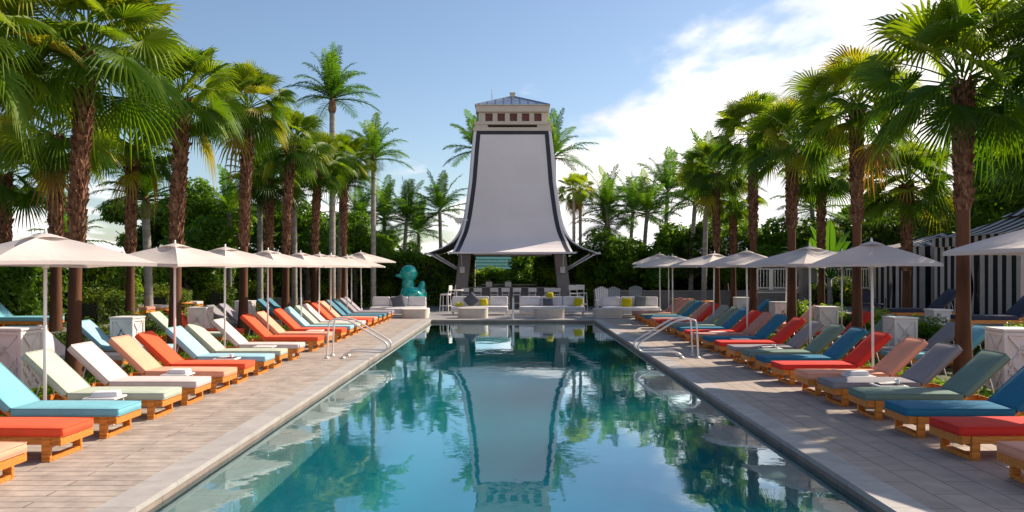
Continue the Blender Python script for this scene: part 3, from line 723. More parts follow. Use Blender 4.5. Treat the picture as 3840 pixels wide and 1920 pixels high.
# inner soffit beam and legs
zb=PR[-1][0]
b=MB(); b.box((0,0,zb+.25),(5.6,5.6,.18)); ob('soffit',b.mesh('soffit',GREYL),tower)
b=MB()
for q in range(4):
    rot=Matrix.Rotation(R(90*q),3,'Z'); c=rot@Vector((0,-2.7,zb+.02)); b.box(c,(4.4,.25,.28) if q%2==0 else (.25,4.4,.28))
ob('soffit_beam',b.mesh('soffit_beam',SCRW),tower)
for sx in (-1,1):
    for sy in (-1,1):
        b=MB(); xt,yt=sx*2.62,sy*2.62; xb,yb=sx*2.98,sy*2.9
        V=[]
        for z,x,y,h_ in ((0,xb,yb,.36),(zb+.3,xt,yt,.33)):
            V+=[(x-h_,y-h_,z),(x+h_,y-h_,z),(x+h_,y+h_,z),(x-h_,y+h_,z)]
        b.add(V,[(3,2,1,0),(4,5,6,7),(0,1,5,4),(1,2,6,5),(2,3,7,6),(3,0,4,7)]); lg=ob('leg',b.mesh('tower_leg',GREYL,bevel=.02),tower)
        if sy<0:
            x0=sx*2.80; b=MB(); b.box((x0,-3.16-.02,2.1),(.27,.16,.34)); b.tube([(x0,-3.28,2.12),(x0-.05*sx*-1,-3.2,3.0)],.03,8); b.box((x0,-3.27,2.12),(.10,.03,.16))
            ob('lamp_bracket',b.mesh('lamp_bracket',WHTP),lg)
# loudspeaker on the left skirt
b=MB(); b.box((X_at(1724,43.5),-3.6,Z_at(827,43.5)),(.35,.4,.3)); b.bar((X_at(1735,43.5),-3.6,Z_at(825,43.5)),(X_at(1752,43.5),-3.3,Z_at(824,43.5)),.08,.08)
ob('loudspeaker',b.mesh('loudspeaker',WHTP,bevel=.02),tower)

# ------------------------------------------------------------------ bar counter, stools
bar=empty('bar_counter',(0,45.2,0)); tag(bar,'long grey bar counter under the pagoda tower','bar counter')
b=MB(); b.box((0,0,.52),(6.6,.55,1.04)); ob('front_panel',b.mesh('bar_front',GREYL),bar)
b=MB(); b.box((0,-.1,1.08),(7.0,.85,.07)); ob('countertop',b.mesh('bar_top',pmat('bar_top',(.28,.235,.2),.4,.15,3),bevel=.01),bar)
b=MB(); b.box((-.2,.9,1.22),(3.2,.5,.06)); ob('back_shelf',b.mesh('bar_shelf',pmat('bar_top',(.28,.235,.2),.4,.15,3),bevel=.005),bar)
for k,(x,lb) in enumerate(((-1.35,'white appliance'),(-.25,'white ice bucket'))):
    b=MB(); b.box((0,0,.13),(.36,.28,.24)); b.box((0,0,.27),(.38,.30,.04)); b.tube([(-.1,0,.29),(-.1,0,.34),(.1,0,.34),(.1,0,.29)],.012,6)
    o=ob('serving_box',b.mesh('serving_box',WHTP,bevel=.01),loc=(x,45.1,1.117)); tag(o,['small white serving box nearer the left leg on the bar','pale serving box near the middle of the bar'][k],'box','serving boxes on the bar')
def bush_dark(): pass
def stool(kind='bar'):
    r=empty('bar_stool'); tag(r,'stool','bar stool')
    sw=.42; sh=.72
    V,F=rounded((0,0,sh),(sw,sw,.05),.02); b=MB(); b.add(V,F,smooth=True); ob('seat',b.mesh('stool_seat',WHTP),r)
    for sx in (-1,1):
        for sy in (-1,1):
            b=MB(); top=sh if sy>0 else 1.02
            b.bar((sx*.22,sy*.22,0),(sx*.18,sy*.18,sh-.02),.035,.035)
            if sy<0: b.bar((sx*.18,-.19,sh-.02),(sx*.18,-.24,1.05),.03,.03)
            ob('leg',b.mesh('stool_leg',WHTP),r)
    b=MB(); b.box((0,-.245,.99),(.46,.03,.22)); ob('backrest',b.mesh('stool_back',WHTP,bevel=.01),r)
    b=MB()
    for sy in (-1,1): b.bar((-.2,sy*.2,.25),(.2,sy*.2,.25),.025,.025)
    for sx in (-1,1): b.bar((sx*.2,-.19,.25),(sx*.2,.19,.25),.025,.025)
    ob('foot_rest',b.mesh('stool_rest',WHTP),r)
    return r
ST=stool(); f2=[True]
for k,px in enumerate((1746,1792,1855,1896,1937,1995,2055,2087)):
    o=ST if f2[0] else tree_copy(ST); f2[0]=False
    o.location=(X_at(px,43.6),43.6,0); o.rotation_euler=(0,0,R(rnd.uniform(-6,6))); o['label']=f'white bar stool, {ORD[k]} from the left along the bar front'; o['group']='white stools along the bar'
def tallchair(px,Y,rz,lb):
    o=tree_copy(ST); o.location=(X_at(px,Y),Y,0); o.scale=(1.05,1.05,1.2); o.rotation_euler=(0,0,R(rz)); o['label']=lb; o['group']='tall white chairs at the bar ends'
tallchair(1671,39.6,75,'tall white chair seen from the side left of the bar, front one')
tallchair(1690,41.4,95,'tall white chair just behind the front one left of the bar')
tallchair(2152,41.0,-10,'tall white chair right of the right tower leg, left one')
tallchair(2182,41.6,-25,'tall white chair right of the right tower leg, right one')
b=MB(); b.lathe([(0,0),(.3,0),(.3,.02),(.04,.04),(.04,1.02),(.38,1.04),(.38,1.08),(0,1.08)],24); o=ob('high_table',b.mesh('high_table',WHTP),loc=(X_at(1712,40.3),40.3,0)); tag(o,'round white high table beside the tall chairs left of the bar','table')

# ------------------------------------------------------------------ sofas, pillows, drum tables
def sofa(px0,px1,Y,label,backs,arm=0,h=.86):
    x0,x1=X_at(px0,Y),X_at(px1,Y); W=x1-x0; cx_=(x0+x1)/2
    r=empty('outdoor_sofa',(cx_,Y,0)); tag(r,label,'sofa','white sofas at the pool end')
    b=MB(); b.box((0,.45,.20),(W,.9,.09)); b.box((0,.88,.42),(W,.05,.4)); ob('frame',b.mesh('sofa_frame',WHTP,bevel=.01),r)
    V,F=rounded((0,.42,.325),(W-.02,.86,.16),.05,puff=.015); b=MB(); b.add(V,F,smooth=True); ob('seat_cushion',b.mesh('sofa_seat',SOFA),r)
    for k in range(backs):
        w1=W/backs; c=-W/2+w1*(k+.5); V,F=rounded((0,0,0),(w1-.02,.16,.46),.06,puff=0); rot=Matrix.Rotation(R(-12),3,'X'); b=MB(); b.add([rot@v+Vector((c,.74,.63)) for v in V],F,smooth=True); ob('back_cushion',b.mesh('sofa_back',SOFA),r)
    for sx in (-1,1):
        for y in (.08,.82):
            b=MB(); b.box((sx*(W/2-.07),y,.08),(.06,.06,.155)); ob('leg',b.mesh('sofa_leg',WHTP),r)
    if arm:
        for s in ((-1,1) if arm==2 else (arm,)):
            b=MB(); b.box((s*(W/2+.05),.45,.36),(.1,.9,.42)); ob('armrest',b.mesh('sofa_arm',WHTP,bevel=.02),r)
    return r
def pillow(px,Y,z,size,mt,label,rz=0,tilt=-15,roll=0,grp=None):
    V,F=rounded((0,0,0),(size,size,.20),.09,pinch=.07,segs=(8,8)); rot=Matrix.Rotation(R(90+tilt),3,'X')@Matrix.Rotation(R(roll),3,'Z')
    b=MB(); b.add([rot@v for v in V],F,smooth=True); o=ob('throw_pillow',b.mesh('throw_pillow',mt),loc=(X_at(px,Y),Y,z),rot=(0,0,R(rz))); tag(o,label,'pillow',grp or 'throw pillows on the sofas')
sofa(1690,1905,36.6,'white sofa left of the white post with a big grey pillow',3)
sofa(1948,2195,36.6,'white sofa right of the white post with two yellow pillows',3)
s1=sofa(1385,1592,36.0,'white sofa at the far left beneath the teal duck',3); 
sofa(2262,2478,36.0,'white sofa at the far right beside the far loungers',3)
# chaise extensions
for (px0,px1,Y,lb) in ((1445,1610,35.35,'low white ottoman in front of the far left sofa'),(2245,2420,35.35,'low white ottoman in front of the far right sofa')):
    x0,x1=X_at(px0,Y),X_at(px1,Y); r=empty('ottoman',((x0+x1)/2,Y,0)); tag(r,lb,'ottoman','white ottomans before the sofas')
    b=MB(); b.box((0,0,.2),(x1-x0,.6,.1)); 
    for sx in (-1,1): b.box((sx*((x1-x0)/2-.06),0,.075),(.06,.5,.15))
    ob('frame',b.mesh('ottoman_frame',WHTP,bevel=.01),r); V,F=rounded((0,0,.32),(x1-x0-.02,.6,.15),.05,puff=.015); b=MB(); b.add(V,F,smooth=True); ob('cushion',b.mesh('ottoman_cushion',SOFA),r)
pillow(1768,36.95,.70,.60,PILG,'large grey diamond-set pillow on the sofa left of the post',roll=45)
pillow(1815,37.05,.58,.38,PILY,'upright yellow pillow beside the large grey diamond pillow',8,roll=6)
pillow(1722,36.85,.47,.36,PILY,'yellow pillow lying flat on the left middle sofa',0,tilt=-72)
pillow(2056,37.0,.56,.52,PILG,'grey pillow on the sofa right of the post',roll=3)
pillow(2062,37.3,.88,.36,PILY,'yellow pillow perched above the grey one on the backrest',roll=4)
pillow(2168,37.0,.58,.44,PILY,'tilted yellow pillow at the right end of the middle sofa',roll=-18)
pillow(1493,36.3,.62,.62,PILG,'dark grey pillow leaning on the far left sofa',roll=14)
pillow(2350,36.3,.58,.50,PILY,'big square yellow pillow on the far right sofa',roll=-3)
pillow(2402,36.5,.62,.60,cloth_mat('pillow_slate',(.13,.15,.16)),'slate grey pillow beside the square yellow pillow',roll=-8)
def drum(px0,px1,Y,h,label):
    x0,x1=X_at(px0,Y),X_at(px1,Y); w_=(x1-x0)/2
    b=MB(); V=[];n=40
    P=[]
    for j in range(n):
        th=2*math.pi*j/n; c,s=math.cos(th),math.sin(th); P.append((w_*math.copysign(abs(c)**.45,c),.42*math.copysign(abs(s)**.8,s)))
    k=len(P); pf=[(1,0),(1,h-.045),(1.015,h-.04),(1.015,h-.005),(1.0,h)]
    for f,z in pf: V+=[(x*f,y*f,z) for x,y in P]
    F=[(i*k+j,i*k+(j+1)%k,(i+1)*k+(j+1)%k,(i+1)*k+j) for i in range(len(pf)-1) for j in range(k)]+[tuple((len(pf)-1)*k+j for j in range(k))]
    b.add(V,F,smooth=False); o=ob('drum_table',b.mesh('drum_table',STONE),loc=((x0+x1)/2,Y+.42,0)); tag(o,label,'coffee table','cream drum coffee tables')
drum(1503,1603,34.35,.40,'cream drum coffee table at the left corner of the pool end')
drum(1714,1829,34.35,.44,'cream drum coffee table left of the white post')
drum(2002,2119,34.35,.42,'cream drum coffee table right of the white post')
drum(2227,2339,34.35,.40,'cream drum coffee table at the right corner of the pool end')
def adirondack(px,Y,rz,mt,label,round_=False):
    r=empty('garden_chair',(X_at(px,Y),Y,0),R(rz)); tag(r,label,'chair','garden chairs behind the right sofa')
    b=MB(); b.box((0,.0,.36),(.56,.52,.04),rot=Matrix.Rotation(R(6),3,'X')); ob('seat',b.mesh('garden_seat',mt,bevel=.008),r)
    # slatted fan back
    b=MB(); n=6
    for k in range(n):
        u=-.25+.1*k; hgt=.78+(.18*math.cos(u*4.2) if round_ else .16*(1-abs(u)/.3))
        b.bar((u,.24,.34),(u*1.15,.46,.34+hgt),.09,.02,up=(0,-1,.3))
    ob('backrest',b.mesh('garden_back',mt),r)
    for sx in (-1,1):
        b=MB(); b.box((sx*.33,-.02,.58),(.12,.66,.03)); b.bar((sx*.32,-.27,0),(sx*.32,-.27,.57),.07,.03); b.bar((sx*.32,.3,0),(sx*.32,.22,.57),.07,.03); ob('armrest',b.mesh('garden_arm',mt),r)
adirondack(2262,39.5,5,WHTP,'white slatted garden chair left of its twin by the dark hedge')
adirondack(2300,39.5,-8,pmat('grey_paint',(.30,.31,.32),.6,.06),'pale grey slatted garden chair next to the white one')
adirondack(2388,39.5,0,pmat('slate_paint',(.20,.215,.23),.6,.06),'slate grey round-backed garden chair before the low wall',True)

# ------------------------------------------------------------------ duck
def duck():
    bm=bmesh.new()
    def ell(c,s,rot=None):
        mt=Matrix.Translation(c)@(rot.to_4x4() if rot else Matrix.Identity(4))@Matrix.Diagonal((*s,1))
        bmesh.ops.create_icosphere(bm,subdivisions=4,radius=1,matrix=mt)
    RY=lambda a: Matrix.Rotation(R(a),3,'Y')
    ell((.08,0,.66),(.68,.54,.56)); ell((-.12,0,.80),(.47,.46,.56),RY(0))
    ell((-.17,0,1.35),(.32,.33,.45)); ell((-.14,0,1.92),(.45,.42,.44))
    ell((.30,0,.82),(.50,.36,.34),RY(-35)); ell((.50,0,1.12),(.20,.26,.44),RY(14)); ell((.60,0,.86),(.20,.30,.42),RY(-14))
    ell((-.60,0,1.84),(.26,.19,.075),RY(-12)); ell((-.56,0,1.74),(.20,.16,.06),RY(8)); ell((.02,-.5,.78),(.40,.12,.28),RY(-22)); ell((.02,.5,.78),(.40,.12,.28),RY(-22))
    me=bpy.data.meshes.new('duck_tmp'); bm.to_mesh(me); bm.free()
    t_=bpy.data.objects.new('duck_tmp',me); COL.objects.link(t_)
    md=t_.modifiers.new('r','REMESH'); md.mode='VOXEL'; md.voxel_size=.035; 
    ms=t_.modifiers.new('s','SMOOTH'); ms.factor=.6; ms.iterations=7
    dg=bpy.context.evaluated_depsgraph_get(); me2=bpy.data.meshes.new_from_object(t_.evaluated_get(dg)); me2.name='duck_body'
    bpy.data.objects.remove(t_)
    me2.materials.clear(); me2.materials.append(TEAL)
    for p in me2.polygons: p.use_smooth=True
    return me2
dk=empty('duck_sculpture',(X_at(1543,40.5),40.5,0),R(12)); tag(dk,'giant glossy teal duck sculpture behind the far left sofa','sculpture')
ob('body',duck(),dk)
for sy in (-1,1):
    b=MB(); b.lathe([(.0,-.05),(.045,-.03),(.06,0),(.045,.03),(.0,.05)],12); o=ob('eye',b.mesh('duck_eye',TEAL),dk,loc=(-.40,sy*.27,2.0),rot=(R(90),0,0))
b=MB(); b.lathe([(0,0),(.75,0),(.75,.12),(0,.12)],28); ob('plinth',b.mesh('duck_plinth',GREYL),dk)

# ------------------------------------------------------------------ walls, railing on the right
rw=empty('low_wall',(0,41.5,0)); tag(rw,'low grey wall with pale cap running behind the right far loungers','wall')
b=MB(); b.box((8.9,0,.48),(9.2,.25,.96)); ob('wall',b.mesh('low_wall',GREYC),rw)
b=MB(); b.box((8.9,0,.99),(9.3,.34,.06)); ob('cap',b.mesh('low_wall_cap',GREYL),rw)
tw=empty('terrace_wall',(0,34.4,0)); tag(tw,'taller grey terrace wall carrying the white railing','wall')
x0,x1=X_at(2832,34.4),X_at(3320,34.4)
b=MB(); b.box(((x0+x1)/2,0,.62),(x1-x0,.3,1.24)); ob('wall',b.mesh('terrace_wall',GREYC),tw)
b=MB(); b.box(((x0+x1)/2,-.02,1.14),(x1-x0+.05,.40,.05)); ob('ledge',b.mesh('terrace_ledge',WHTP),tw)
b=MB(); xp=X_at(3030,33.9); b.box((xp,-.45,1.25),(.62,.5,2.5)); b.box((xp,-.45,2.53),(.7,.58,.06)); o=ob('pillar',b.mesh('pillar',GREYC,bevel=.01),tw)
def railing(px0,px1,Y,z0,z1,label):
    a_,c_=X_at(px0,Y),X_at(px1,Y); r=empty('white_railing',(0,Y,0)); tag(r,label,'railing','white balustrade sections')
    for z in (z0,z1):
        b=MB(); b.box(((a_+c_)/2,0,z),(c_-a_,.05,.05)); ob('rail',b.mesh('rails',WHITE),r)
    n=int((c_-a_)/.12)
    for k in range(1,n):
        b=MB(); x=a_+(c_-a_)*k/n; b.box((x,0,(z0+z1)/2),(.022,.022,z1-z0-.05)); ob('baluster',b.mesh('baluster',WHITE),r)
    for x in (a_,c_):
        b=MB(); b.box((x,0,(z0+z1)/2-.06),(.07,.07,z1-z0+.12)); ob('post',b.mesh('rail_posts',WHITE),r)
railing(2840,2888,34.4,1.33,2.16,'white railing section left of the third right palm')
railing(2896,2950,34.4,1.33,2.16,'white railing section directly behind the third right palm')
railing(2985,3006,34.4,1.33,2.16,'narrow white railing section left of the grey pillar')
railing(3062,3300,34.4,1.33,2.16,'long white railing section right of the grey pillar')

# ------------------------------------------------------------------ striped cabanas
def cabana(x,y0,y1,z,h,label,roofh=.95,depth=4.2,tiers=1):
    W=y1-y0; r=empty('striped_cabana',(x+depth/2,(y0+y1)/2,z)); tag(r,label,'cabana','black and white striped cabanas')
    hx,hy=depth/2,W/2
    SW=.21
    def wall(name,p0,p1,z0,z1,seed,scal=False,par=r,amp=.018,gather=None):
        """curtain from p0 to p1 with fold waves and alternating stripes"""
        p0=Vector((*p0,0));p1=Vector((*p1,0)); L=(p1-p0).length; d=(p1-p0)/L; nn=Vector((-d.y,d.x,0)); ns=max(2,int(L/SW)); sub=4
        b=MB(); rr_=random.Random(seed); ph=rr_.random()*6
        cols=ns*sub; rows=8; V=[]
        for i in range(cols+1):
            u=i/cols*L
            for k in range(rows+1):
                v=k/rows; a_=amp*(.35+.65*(1-v))*math.sin(u*9+ph+.6*math.sin(u*3))
                uu=u
                if gather:  # tied-back curtain: narrow at tie height
                    g_=math.exp(-((v-.42)/.22)**2); uu=L/2*(gather)*g_*1.0+u*(1-g_*.75) if gather else u
                zb_=z0
                if scal: zb_=z0-.0+.05*abs(math.sin(u*math.pi/SW/2*1.0))
                p=p0+d*uu+nn*a_; V.append((p.x,p.y,zb_+(z1-zb_)*v))
        F=[];mi=[]
        for i in range(cols):
            for k in range(rows):
                a=i*(rows+1)+k; F.append((a,a+rows+1,a+rows+2,a+1)); mi.append((i//sub)%2)
        b.add(V,F,smooth=True); b.m=mi
        return ob(name,b.mesh(name,[WHS,BLK]),par)
    vh=.36
    wall('curtain',(-hx,hy),(-hx,hy*.1),0,h-vh+.05,1); wall('curtain',(-hx,-hy*.15),(-hx,-hy),0,h-vh+.05,2,)
    wall('curtain',(-hx,hy*.1),(-hx,-hy*.12),0,h-vh+.05,7,gather=.9)
    wall('curtain',(hx,-hy),(hx,hy),0,h-.1,3); wall('curtain',(-hx,-hy),(hx,-hy),0,h-vh+.05,4); wall('curtain',(hx,hy),(-hx,hy),0,h-vh+.05,5)
    for k,(a_,c_) in enumerate((((-hx-.04,hy+.04),(-hx-.04,-hy-.04)),((-hx-.04,-hy-.04),(hx,-hy-.04)),((hx,hy+.04),(-hx-.04,hy+.04)))):
        wall('valance',a_,c_,h-vh,h,10+k,True,amp=.012)
    for sx in (-1,1):
        for sy in (-1,1):
            b=MB(); b.box((sx*(hx-.08),sy*(hy-.08),h/2),(.07,.07,h)); ob('post',b.mesh('cabana_post',WHITE),r)
    # striped hip roof
    def roof(name,hx_,hy_,z0,rise,crown):
        b=MB(); Fm=[]
        def side(o0,o1,apex_half):
            pass
        ax=Vector((0,0,z0+rise))
        cs=[(-hx_,-hy_),(hx_,-hy_),(hx_,hy_),(-hx_,hy_)]
        for q in range(4):
            a_=Vector((*cs[q],z0)); c_=Vector((*cs[(q+1)%4],z0)); L=(c_-a_).length; ns=int(L/.27)//2*2; rows=6
            mid=(a_+c_)/2
            for i in range(ns):
                for k in range(rows):
                    quad=[]
                    for (ii,kk) in ((i,k),(i+1,k),(i+1,k+1),(i,k+1)):
                        u=ii/ns*2-1; vmax=1-abs(u); v=vmax*kk/rows
                        pe=a_+(c_-a_)*(ii/ns); pin=pe+(ax-mid)*v; pin.z=z0+rise*(v**crown)
                        quad.append(pin)
                    b.add(quad,[(0,1,2,3)],i%2)
        return ob(name,b.mesh(name,[WHS,BLK]),r)
    roof('roof',hx+.07,hy+.07,h-.01,roofh,1.25)
    if tiers>1:
        roof('roof_cap',hx*.36,hy*.36,h+roofh*.68,roofh*.55,1.1)
    return r
cabana(15.0,23.2,28.0,TZR,2.66,'nearer black and white striped cabana with two-tier tent roof at right edge',.95,4.4,2)
cabana(15.0,29.0,33.2,TZR,2.40,'farther black and white striped cabana beside the grey pillar',.6,4.0,1)
# cabana furniture
def crate_table(x,y,z,label):
    r=empty('white_cube_table',(x,y,z)); tag(r,label,'side table')
    b=MB(); b.box((0,0,.20),(.5,.5,.4)); ob('body',b.mesh('cube_body',WHTP,bevel=.01),r); b=MB(); b.box((0,0,.425),(.56,.56,.05)); ob('top',b.mesh('cube_top',WHTP,bevel=.01),r)
crate_table(11.9,22.0,TZR,'white cube table between the navy loungers')
ch=empty('dark_metal_chair',(11.6,25.4,TZR),R(120)); tag(ch,'dark metal armchair before the farther striped cabana','chair')
b=MB()
for sx in (-1,1): b.tube([(sx*.3,-.28,0),(sx*.3,-.28,.62),(sx*.3,.25,.64),(sx*.3,.28,0)],.014,6,smooth=False); b.tube([(sx*.28,.26,.4),(sx*.26,.34,.9)],.014,6)
ob('frame',b.mesh('chair_frame',DARK),ch)
b=MB(); b.add(*rounded((0,0,.42),(.56,.54,.06),.02),smooth=True); ob('seat',b.mesh('chair_seat',NAVY),ch)
b=MB(); b.box((0,.31,.7),(.5,.03,.42),rot=Matrix.Rotation(R(-10),3,'X')); ob('backrest',b.mesh('chair_back',NAVY,bevel=.01),ch)

# ------------------------------------------------------------------ round wooden tables
def round_table(px,Y,z,rad,label,h=.42,x=None):
    r=empty('wooden_table',(X_at(px,Y),Y,z)); tag(r,label,'table','round wooden tables')
    b=MB(); b.lathe([(0,0),(rad,0),(rad,.035),(0,.035)],28,(0,0,h)); ob('tabletop',b.mesh('round_top',WOOD),r)
    b=MB(); b.lathe([(rad*.8,0),(rad*.8,.10),(rad*.78,.10)],24,(0,0,h-.11)); ob('apron',b.mesh('round_apron',WOODY),r)
    for a_ in range(4):
        c,s=math.cos(R(45+90*a_)),math.sin(R(45+90*a_)); b=MB(); b.bar((c*rad*.7,s*rad*.7,0),(c*rad*.66,s*rad*.66,h-.02),.06,.06); ob('leg',b.mesh('round_leg',WOODY),r)
round_table(680,29.5,TZL*0+.45,.42,'round wooden table on the left terrace behind the second umbrella')
round_table(1170,36.5,0,.6,'wooden table beneath the hedge behind the left far loungers',.62)
round_table(1262,38.0,0,.6,'smaller wooden table right of the one under the left hedge',.66)
round_table(2560,38.4,0,.6,'long low wooden table behind the right far loungers',.66)
round_table(2640,37.0,0,.7,'wooden table just left of the fifth right palm',.62)

# ------------------------------------------------------------------ background buildings
hb=empty('background_house',(X_at(1840,72),72,0)); tag(hb,'small house with a teal hipped roof seen beneath the tower','house')
b=MB(); b.box((0,0,1.1),(7,6,2.2)); ob('wall',b.mesh('house_wall',PINKW),hb)
b=MB(); b.add([(-3.9,-3.4,2.1),(3.9,-3.4,2.1),(3.9,3.4,2.1),(-3.9,3.4,2.1),(-1.5,0,4.4),(1.5,0,4.4)],[(0,1,5,4),(2,3,4,5),(1,2,5),(3,0,4),(3,2,1,0)]); rf=ob('roof',b.mesh('house_roof',TEALR),hb)
for k in range(9):
    pass
b=MB(); 
for k in range(8):
    t_=k/8; b.bar((-3.9+2.4*t_,-3.42+3.4*t_,2.12+2.3*t_),(3.9-2.4*t_,-3.42+3.4*t_,2.12+2.3*t_),.02,.03)
ob('roof_battens',b.mesh('roof_battens',TEALR),rf)
for x in (-1.8,1.8):
    b=MB(); b.box((x,-3.02,1.2),(1.0,.06,1.1)); ob('window',b.mesh('house_window',DARK),hb)
hb=empty('background_villa',(X_at(985,58),58,0)); tag(hb,'pale pink flat-roofed building glimpsed between left palm trunks','building')
b=MB(); b.box((0,0,1.4),(5.5,4,2.8)); ob('wall',b.mesh('villa_wall',PINKW),hb)
b=MB(); b.box((0,0,2.86),(5.8,4.3,.12)); ob('roof',b.mesh('villa_roof',WHTP),hb)
for x in (-1.5,1.5):
    b=MB(); b.box((x,-2.02,1.9),(1.0,.06,.8)); ob('window',b.mesh('villa_window',DARK),hb)

# ================================================================== vegetation
def add_leaf_fan(b, base, az, el, pet, rad, rg, tone, mi=0, nseg=26, droop=.3, mis=1):
    """palmate leaf: petiole then pleated fan of segments"""
    d=Vector((math.cos(az)*math.cos(el),math.sin(az)*math.cos(el),math.sin(el)))
    side=Vector((-math.sin(az),math.cos(az),0)); pts=[]
    for i in range(6):
        t_=i/5; p=base+d*pet*t_; p.z-=.16*pet*t_*t_; pts.append(p)
    b.tube(pts,[.022,.017,.014,.012,.011,.010],5,mi=mis,cap=False,tone=tone*.7+.15)
    c=pts[-1]; fwd=(pts[-1]-pts[-2]).normalized()
    pitch=rg.uniform(-.5,.12) if el>-.2 else rg.uniform(-.45,.15)
    fwd=(Matrix.Rotation(-pitch,3,side)@fwd).normalized()
    roll=rg.uniform(-1.0,1.0); nrm=side.cross(fwd)*-1; nrm=(Matrix.Rotation(roll,3,fwd)@nrm).normalized()
    if nrm.z<0: nrm=-nrm
    sdv=fwd.cross(nrm).normalized()
    span=R(rg.uniform(105,145)); fold=rg.uniform(.05,.22)
    tn=max(0,min(1,tone))
    cup=rg.uniform(-.1,.25)
    for s in range(nseg):
        a0=-span+2*span*s/nseg; a1=-span+2*span*(s+1)/nseg; am=(a0+a1)/2
        L=rad*(1-.32*(abs(am)/span)**2)*rg.uniform(.93,1.05)
        fuse=.44*L; wseg=(a1-a0)
        def pt(a,r,lift=0,narrow=1):
            aa=am+(a-am)*narrow
            v=fwd*math.cos(aa)+sdv*math.sin(aa)
            p=c+v*r+nrm*(lift+cup*r*abs(math.sin(aa))*.8+fold*r*.3*abs(math.sin(aa)))
            q=r/rad; p.z-=droop*rad*q*q*q*rg_d
            return p
        rg_d=rg.uniform(.75,1.3)
        lf=.035*rad
        tip_dr=rg.uniform(.0,.22)*rad
        P=[c, pt(a0,fuse), pt(am,fuse,lf), pt(a1,fuse), pt(a0,fuse+.26*L,0,.50), pt(am,fuse+.26*L,lf*.8), pt(a1,fuse+.26*L,0,.50), pt(am,L)]
        P[7].z-=tip_dr
        tt=tn+rg.uniform(-.06,.06)
        o=len(b.v); b.v.extend([tuple(p) for p in P]); b.t.extend([tt]*4+[tt+.02]*3+[tt+.10])
        fs=[(0,1,2),(0,2,3),(1,4,5,2),(2,5,6,3),(4,7,5),(5,7,6)]
        b.f.extend([tuple(o+i for i in f) for f in fs]); b.m.extend([mi]*6); b.sm.extend([False]*6)
def fan_crown(seed,n=44,R0=1.0,dead=2,nseg=30):
    rg=random.Random(seed); b=MB()
    for i in range(n):
        f=i/(n-1); az=i*2.39996+rg.uniform(-.3,.3)
        el=R(88-112*f**.95+rg.uniform(-11,11)); pet=R0*(.55+.42*math.sin(math.pi*min(1,.15+f*.8)))*rg.uniform(.8,1.2)
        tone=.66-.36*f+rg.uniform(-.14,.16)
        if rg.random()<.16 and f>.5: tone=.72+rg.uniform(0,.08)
        base=Vector((math.cos(az)*.10,math.sin(az)*.10,.25-.55*f))
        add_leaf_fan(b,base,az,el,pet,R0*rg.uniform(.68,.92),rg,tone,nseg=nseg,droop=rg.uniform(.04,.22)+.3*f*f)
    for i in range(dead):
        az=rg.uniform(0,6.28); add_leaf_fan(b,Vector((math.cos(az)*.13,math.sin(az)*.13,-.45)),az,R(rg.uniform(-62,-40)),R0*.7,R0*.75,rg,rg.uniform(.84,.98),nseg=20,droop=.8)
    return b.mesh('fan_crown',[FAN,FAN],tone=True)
def rough_trunk(h,r0,seed,lower=.34,lean=(0,0),skirt=True):
    rg=random.Random(seed); b=MB(); n=14; K=int(h/.16); pts=[]; rad=[]
    zb_=h*lower
    def cen(z): t_=z/h; return Vector((lean[0]*t_*t_,lean[1]*t_*t_,z))
    # smooth flared lower trunk
    P=[];RR=[]
    for i in range(11):
        z=-.1+(zb_+.1)*i/10; P.append(cen(max(z,0))+Vector((0,0,min(z,0)))); RR.append(r0*(.86+.62*math.exp(-max(z,0)/.85)) )
    b.tube(P,RR,16,mi=1,cap=False)
    P=[];RR=[]
    for i in range(K+1):
        z=zb_+(h-zb_)*i/K; P.append(cen(z)); RR.append(r0*(1.0+.05*rg.uniform(-1,1))*(1+.10*(z/h)))
    RR[0]=r0*.86
    b.tube(P,RR,14,mi=0,cap=True)
    # leaf boots: thick overlapping scale wedges
    rows=int((h-zb_)/.075)
    for i in range(rows):
        z=zb_+.04+(h-zb_)*i/rows; f=i/rows
        for k in range(8):
            az=(k+.5*(i%2))/8*2*math.pi+rg.uniform(-.22,.22)
            if rg.random()<.10: continue
            r=r0*(1.02+.08*f); out=(rg.uniform(.012,.06)+(.05*f*f))*(1.9 if rg.random()<.07 else 1); hh_=rg.uniform(.08,.17); ww=r*.36*rg.uniform(.7,1.35)
            c=cen(z); u=Vector((math.cos(az),math.sin(az),0)); s=Vector((-u.y,u.x,0)); sk=rg.uniform(-.05,.05)
            p=[c+u*r*.93-s*ww-Vector((0,0,.05)), c+u*r*.93+s*ww-Vector((0,0,.05)), c+u*(r+out)+s*(ww*.65+sk)+Vector((0,0,hh_)), c+u*(r+out)+s*(-ww*.65+sk)+Vector((0,0,hh_)), c+u*(r+out-.03)+s*sk+Vector((0,0,hh_+rg.uniform(0,.05))), c+u*r*.85+s*ww*.5+Vector((0,0,hh_*.8)), c+u*r*.85-s*ww*.5+Vector((0,0,hh_*.8))]
            b.add(p,[(0,1,2,4,3),(1,5,2),(0,3,6),(2,5,6,3,4)],2 if rg.random()<.30 else 0)
    return b.mesh('palm_trunk',[TRUNK,TRSM,TREEB]), cen(h)
FC=[fan_crown(s,R0=1.06,dead=d) for s,d in ((11,1),(23,0),(37,2),(51,0),(64,1),(83,0),(90,0))]
FCS=[fan_crown(s,n=26,R0=1.0,dead=2,nseg=18) for s in (61,77)]
